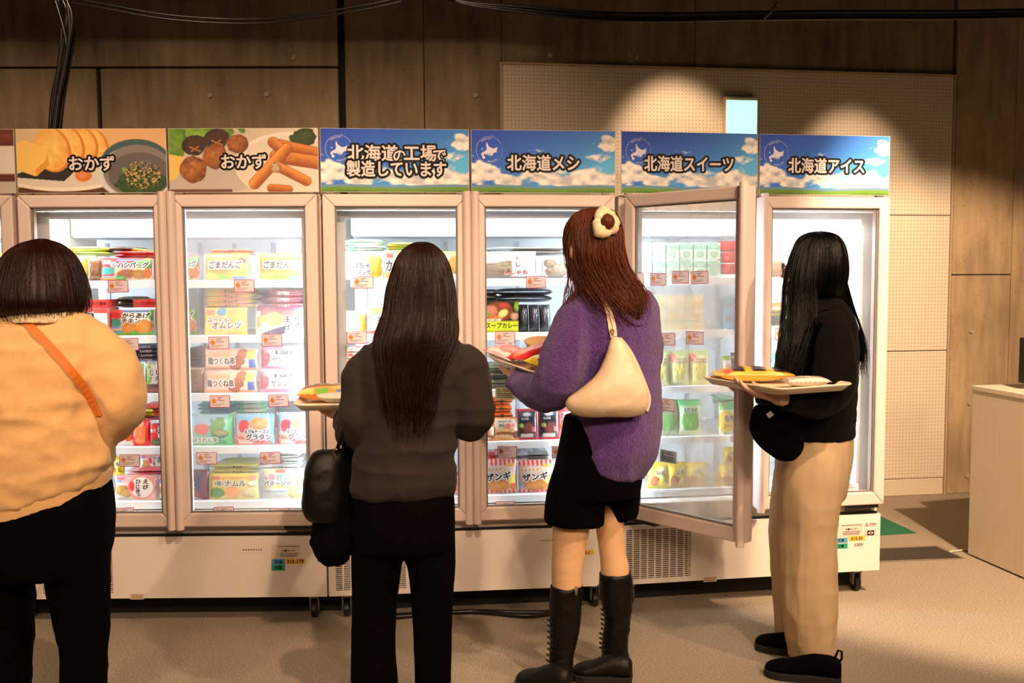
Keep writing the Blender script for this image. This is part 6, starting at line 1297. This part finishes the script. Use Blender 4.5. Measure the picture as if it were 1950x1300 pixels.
# ------------------------------------------------------------------ bags
b3 = at(1160, 740, D3 - .19)
bag3 = fuse('shoulder_bag', [loft([(1171, 640, D3 - .20, 8, .012), (1176, 655, D3 - .205, 17, .022), (1178, 690, D3 - .21, 30, .036), (1177, 720, D3 - .215, 48, .046), (1168, 742, D3 - .215, 66, .052), (1158, 760, D3 - .21, 79, .054), (1156, 775, D3 - .205, 79, .052), (1160, 788, D3 - .20, 68, .034), (1162, 793, D3 - .2, 52, .02)], 4)], CREAML, None, .006, 4, folds(.004, (9, 9, 9), 81), b3)
tag(bag3, 'cream leather shoulder bag with gold clasp hanging on the purple sweater', 'bag')
trb = bvh(sw3, bag3)
sp = strap_on(trb, [(1130, 546), (1142, 562), (1154, 582), (1160, 604), (1164, 626), (1168, 642)], .009, .0025, .006, 4, 3.15); sp2 = strap_on(trb, [(1138, 552), (1152, 575), (1164, 602), (1170, 624), (1172, 640)], .006, .0022, .011, 4, 3.15)
MB().add(*local(sp, b3)).add(*local(sp2, b3)).build('shoulder_strap', CREAML, bag3, bevel=.001)
MB().add(*local(strap_on(trb, [(1178, 645), (1196, 668), (1212, 700), (1226, 735), (1234, 760), (1228, 782)], .010, .003, .004, 4, 3.1), b3)).build('side_strap', CREAML, bag3, bevel=.001)
PIPE = mat('dark_piping', (40, 28, 22), .6)
for path in ([(1190, 662), (1207, 690), (1222, 722), (1229, 745), (1226, 765), (1205, 772)], [(1118, 742), (1106, 752), (1098, 766), (1096, 782)]):
    q_ = [on_surf(trb, a, b, .002, 3.1)[0] - b3 for a, b in spline(path, 4)]; MB().tube(q_, .0013, 5).build('piping', PIPE, bag3, True)
mb = MB()
for px, py in ((1166, 632), (1168, 646), (1163, 655), (1161, 664), (1160, 672)):
    p, n_ = on_surf(trb, px, py, .012, 3.1); p = p - b3; mb.tube([p + Vector((.006 * math.cos(2 * PI * i / 10), -.004, .008 * math.sin(2 * PI * i / 10))) for i in range(11)], .002, 6)
tag(mb.build('gold_chain', GOLD, bag3, True), 'gold ring clasp and chain')
b2 = at(620, 920, D2 + .0)
bag2 = fuse('tote_bag', [loft([(632, 856, D2 - .0, 26, .02), (626, 866, D2, 34, .035), (618, 890, D2, 36, .05), (618, 930, D2, 40, .06), (618, 965, D2, 42, .06), (622, 985, D2, 38, .05), (628, 996, D2, 26, .03)], 4)], LEATHER_B, None, .007, 4, folds(.008, (8, 8, 8), 91), b2)
tag(bag2, 'black tote bag hanging from the elbow of the charcoal top', 'bag')
MB().add(*local(tube([at(a, b, D2 - .05) for a, b in ((640, 862), (650, 830), (660, 800), (672, 790))], .006, 8), b2)).add(*local(tube([at(a, b, D2 - .02) for a, b in ((652, 866), (656, 835), (664, 806), (674, 796))], .006, 8), b2)).build('handle', LEATHER_B, bag2, True)
MB().add(*local(tube([at(642 + 8 * math.cos(t), 866 + 11 * math.sin(t), D2 - .055) for t in [PI * .75 + i * .3 for i in range(9)]], .0022, 6), b2)).build('ring', GOLD, bag2, True)
bc = at(640, 1000, D2 + .05)
coat = fuse('folded_coat', [loft([(660, 850, D2 + .03, 10, .03), (656, 880, D2 + .03, 22, .05), (650, 940, D2 + .03, 34, .06), (640, 990, D2 + .03, 42, .06), (634, 1030, D2 + .03, 42, .06), (634, 1055, D2 + .03, 34, .05), (638, 1076, D2 + .03, 16, .03)], 4), loft([(668, 880, D2 + .03, 14, .05), (664, 960, D2 + .03, 22, .055), (664, 1020, D2 + .03, 20, .05), (666, 1048, D2 + .03, 12, .03)], 4)], BLKCLOTH, None, .008, 3, folds(.010, (14, 14, 8), 95, .005, (40, 40, 40)), bc)
tag(coat, 'black folded coat draped over the arm below the tote bag', 'coat')
b4 = at(1480, 820, D4 - .17)
bag4 = fuse('crossbody_bag', [loft([(1468, 770, D4 - .19, 30, .03), (1470, 785, D4 - .2, 38, .05), (1472, 805, D4 - .2, 45, .06), (1480, 830, D4 - .2, 48, .062), (1488, 850, D4 - .2, 42, .055), (1494, 866, D4 - .2, 28, .04), (1497, 876, D4 - .2, 14, .02)], 4)], BLKCLOTH, None, .007, 4, folds(.004, (9, 9, 9), 97), b4)
tag(bag4, 'black pouch bag slung in front of the khaki trousers', 'bag')
tb4 = bvh(bag4); p, n_ = on_surf(tb4, 1466, 789, .003, 3.2); q = p - b4
MB().box(-.010, .010, -.002, .0, -.009, .009).build('tag', mat('grey_tag', (150, 146, 142), .6), bag4, loc=q, rot=(0, -.7, 0))
MB().add(*local(strap_on(bvh(sw4), [(1500, 772), (1530, 700), (1556, 640), (1572, 592)], .011, .002, .004, 5, 3.3), b4)).build('bag_strap', BLKCLOTH, bag4)

# ------------------------------------------------------------------ trays and what is on them
TRAY = mat('cream_melamine', (246, 232, 204), .4); PAPERB = mat('kraft_pulp', (232, 196, 140), .8); WHITEP = mat('white_paper', (240, 230, 216), .6)
def rrect(w_, l_, r, n=6):
    out = []
    for cx, cy, a in ((w_ / 2 - r, l_ / 2 - r, 0), (-w_ / 2 + r, l_ / 2 - r, PI / 2), (-w_ / 2 + r, -l_ / 2 + r, PI), (w_ / 2 - r, -l_ / 2 + r, PI * 1.5)):
        out += [(cx + r * math.cos(a + PI / 2 * i / n), cy + r * math.sin(a + PI / 2 * i / n)) for i in range(n + 1)]
    return out
def tray(name, loc, w_, l_, rz, label, ty=0):
    lv = [(rrect(w_ - .05, l_ - .05, .03), 0), (rrect(w_ - .012, l_ - .012, .04), .018), (rrect(w_, l_, .045), .022), (rrect(w_ - .004, l_ - .004, .045), .026), (rrect(w_ - .018, l_ - .018, .04), .023), (rrect(w_ - .056, l_ - .056, .03), .005)]
    v, f = skin_rings([[(x, y, z) for x, y in p] for p, z in lv]); mb = MB().add(v, f); o = mb.build(name, TRAY, None, True, loc=loc, rot=(0, ty, rz)); return tag(o, label, 'tray')
T2 = Vector((-.535, 3.30, .985)); tray('serving_tray', T2, .42, .30, .1, 'cream serving tray held by the woman in the charcoal top')
T3 = Vector((.16, 3.53, 1.112)); tray('serving_tray', T3, .42, .33, math.atan2(.57, .82), 'cream serving tray held by the woman in the purple sweater')
T4 = Vector((.905, 3.27, 1.044)); tray('serving_tray', T4, .335, .42, math.radians(25), 'cream serving tray held up by the woman with black hair')
def lying(d, loc, w_, l_, rz, label, T=1.0, tx=0, ty=0):
    me, lt, _ = DES[d]; o = link('frozen_food_bag', me); tag(o, label, 'food bag', 'packages on the trays'); o.location = loc; o.scale = (w_, T, l_); o.rotation_euler = Euler((-PI / 2 + tx, ty, rz), 'XYZ')
    if lt: link('lettering', lt, o)
    return o
def tl(T, a, dx, dy, dz): return T + Vector((dx * math.cos(a) - dy * math.sin(a), dx * math.sin(a) + dy * math.cos(a), dz))
lying('goma', tl(T2, .1, -.10, -.02, .040), .22, .15, .12, 'orange and yellow food bag lying on the tray by the charcoal top', 1.5)
pl = tag(MB().lathe([(0, 0), (.045, 0), (.07, .014), (.074, .020), (.07, .021), (.045, .006), (0, .005)], 32).build('plate', WHITEP, None, True, loc=tl(T2, .1, -.06, -.085, .0265)), 'small white plate on the tray by the charcoal top', 'plate')
a3 = math.atan2(.57, .82)
M3 = Matrix.Translation(T3) @ Matrix.Rotation(math.radians(9), 4, 'X') @ Matrix.Rotation(a3, 4, 'Z')
bpy.data.objects['serving_tray.001'].matrix_world = M3
def on3(d, dx, dy, dz, w_, l_, rz, label, T=1.0, tx=0, ty=0):
    o = lying(d, (0, 0, 0), w_, l_, 0, label, T); o.matrix_world = M3 @ Matrix.Translation((dx, dy, dz)) @ Matrix.Rotation(rz, 4, 'Z') @ Matrix.Rotation(-PI / 2 + tx, 4, 'X') @ Matrix.Rotation(ty, 4, 'Y') @ Matrix.Diagonal((w_, T, l_, 1)); return o
on3('pink_fish', -.135, .025, .030, .13, .14, .25, 'crumpled pink and white food bag, left end of the tray by purple sleeve', 1.2, .14)
on3('shrimp_red', -.195, .00, .040, .075, .23, -PI / 2 + .12, 'red food pack lying across the tray by the purple sleeve', 1.0, .10)
on3('yellow_bag', -.12, -.145, .032, .10, .10, .2, 'yellow printed food bag at the near corner of the tray by purple sleeve', .9, .12)
on3('rice_burger', -.03, -.12, .034, .10, .12, -.2, 'orange wrapped food pack on the tray close to the purple sleeve', 1.0, .12)
bw = tag(MB().lathe([(0, 0), (.045, 0), (.062, .05), (.068, .052), (.070, .056), (.066, .058), (.060, .052), (.043, .004), (0, .004)], 36).build('bowl', PAPERB, None, True), 'empty tan paper bowl tilted on the tray by the purple sleeve', 'bowl')
bw.matrix_world = M3 @ Matrix.Translation((-.005, .085, .008)) @ Matrix.Rotation(.10, 4, 'X') @ Matrix.Diagonal((1, .85, 1, 1))
a4 = math.radians(25)
lying('wiener', tl(T4, a4, .10, .035, .038), .14, .27, a4 + 1.05, 'yellow food bag with dark stripes lying on the tray of the black haired woman', 1.45, .0) if 'wiener' in DES else None
lying('white_pack', tl(T4, a4, .02, -.15, .030), .15, .08, a4 - .35, 'small white wrapped food pack at the near edge of the black sweatshirt tray', .95) if 'white_pack' in DES else None
rc = tag(MB().slab([(-.04, -.06), (.04, -.06), (.04, .06), (-.04, .06)], 0, .001).build('receipt', WHITEP, None, loc=tl(T4, a4, .09, -.08, .012), rot=(0, 0, .9)), 'white paper slip on the tray of the black haired woman', 'paper slip')
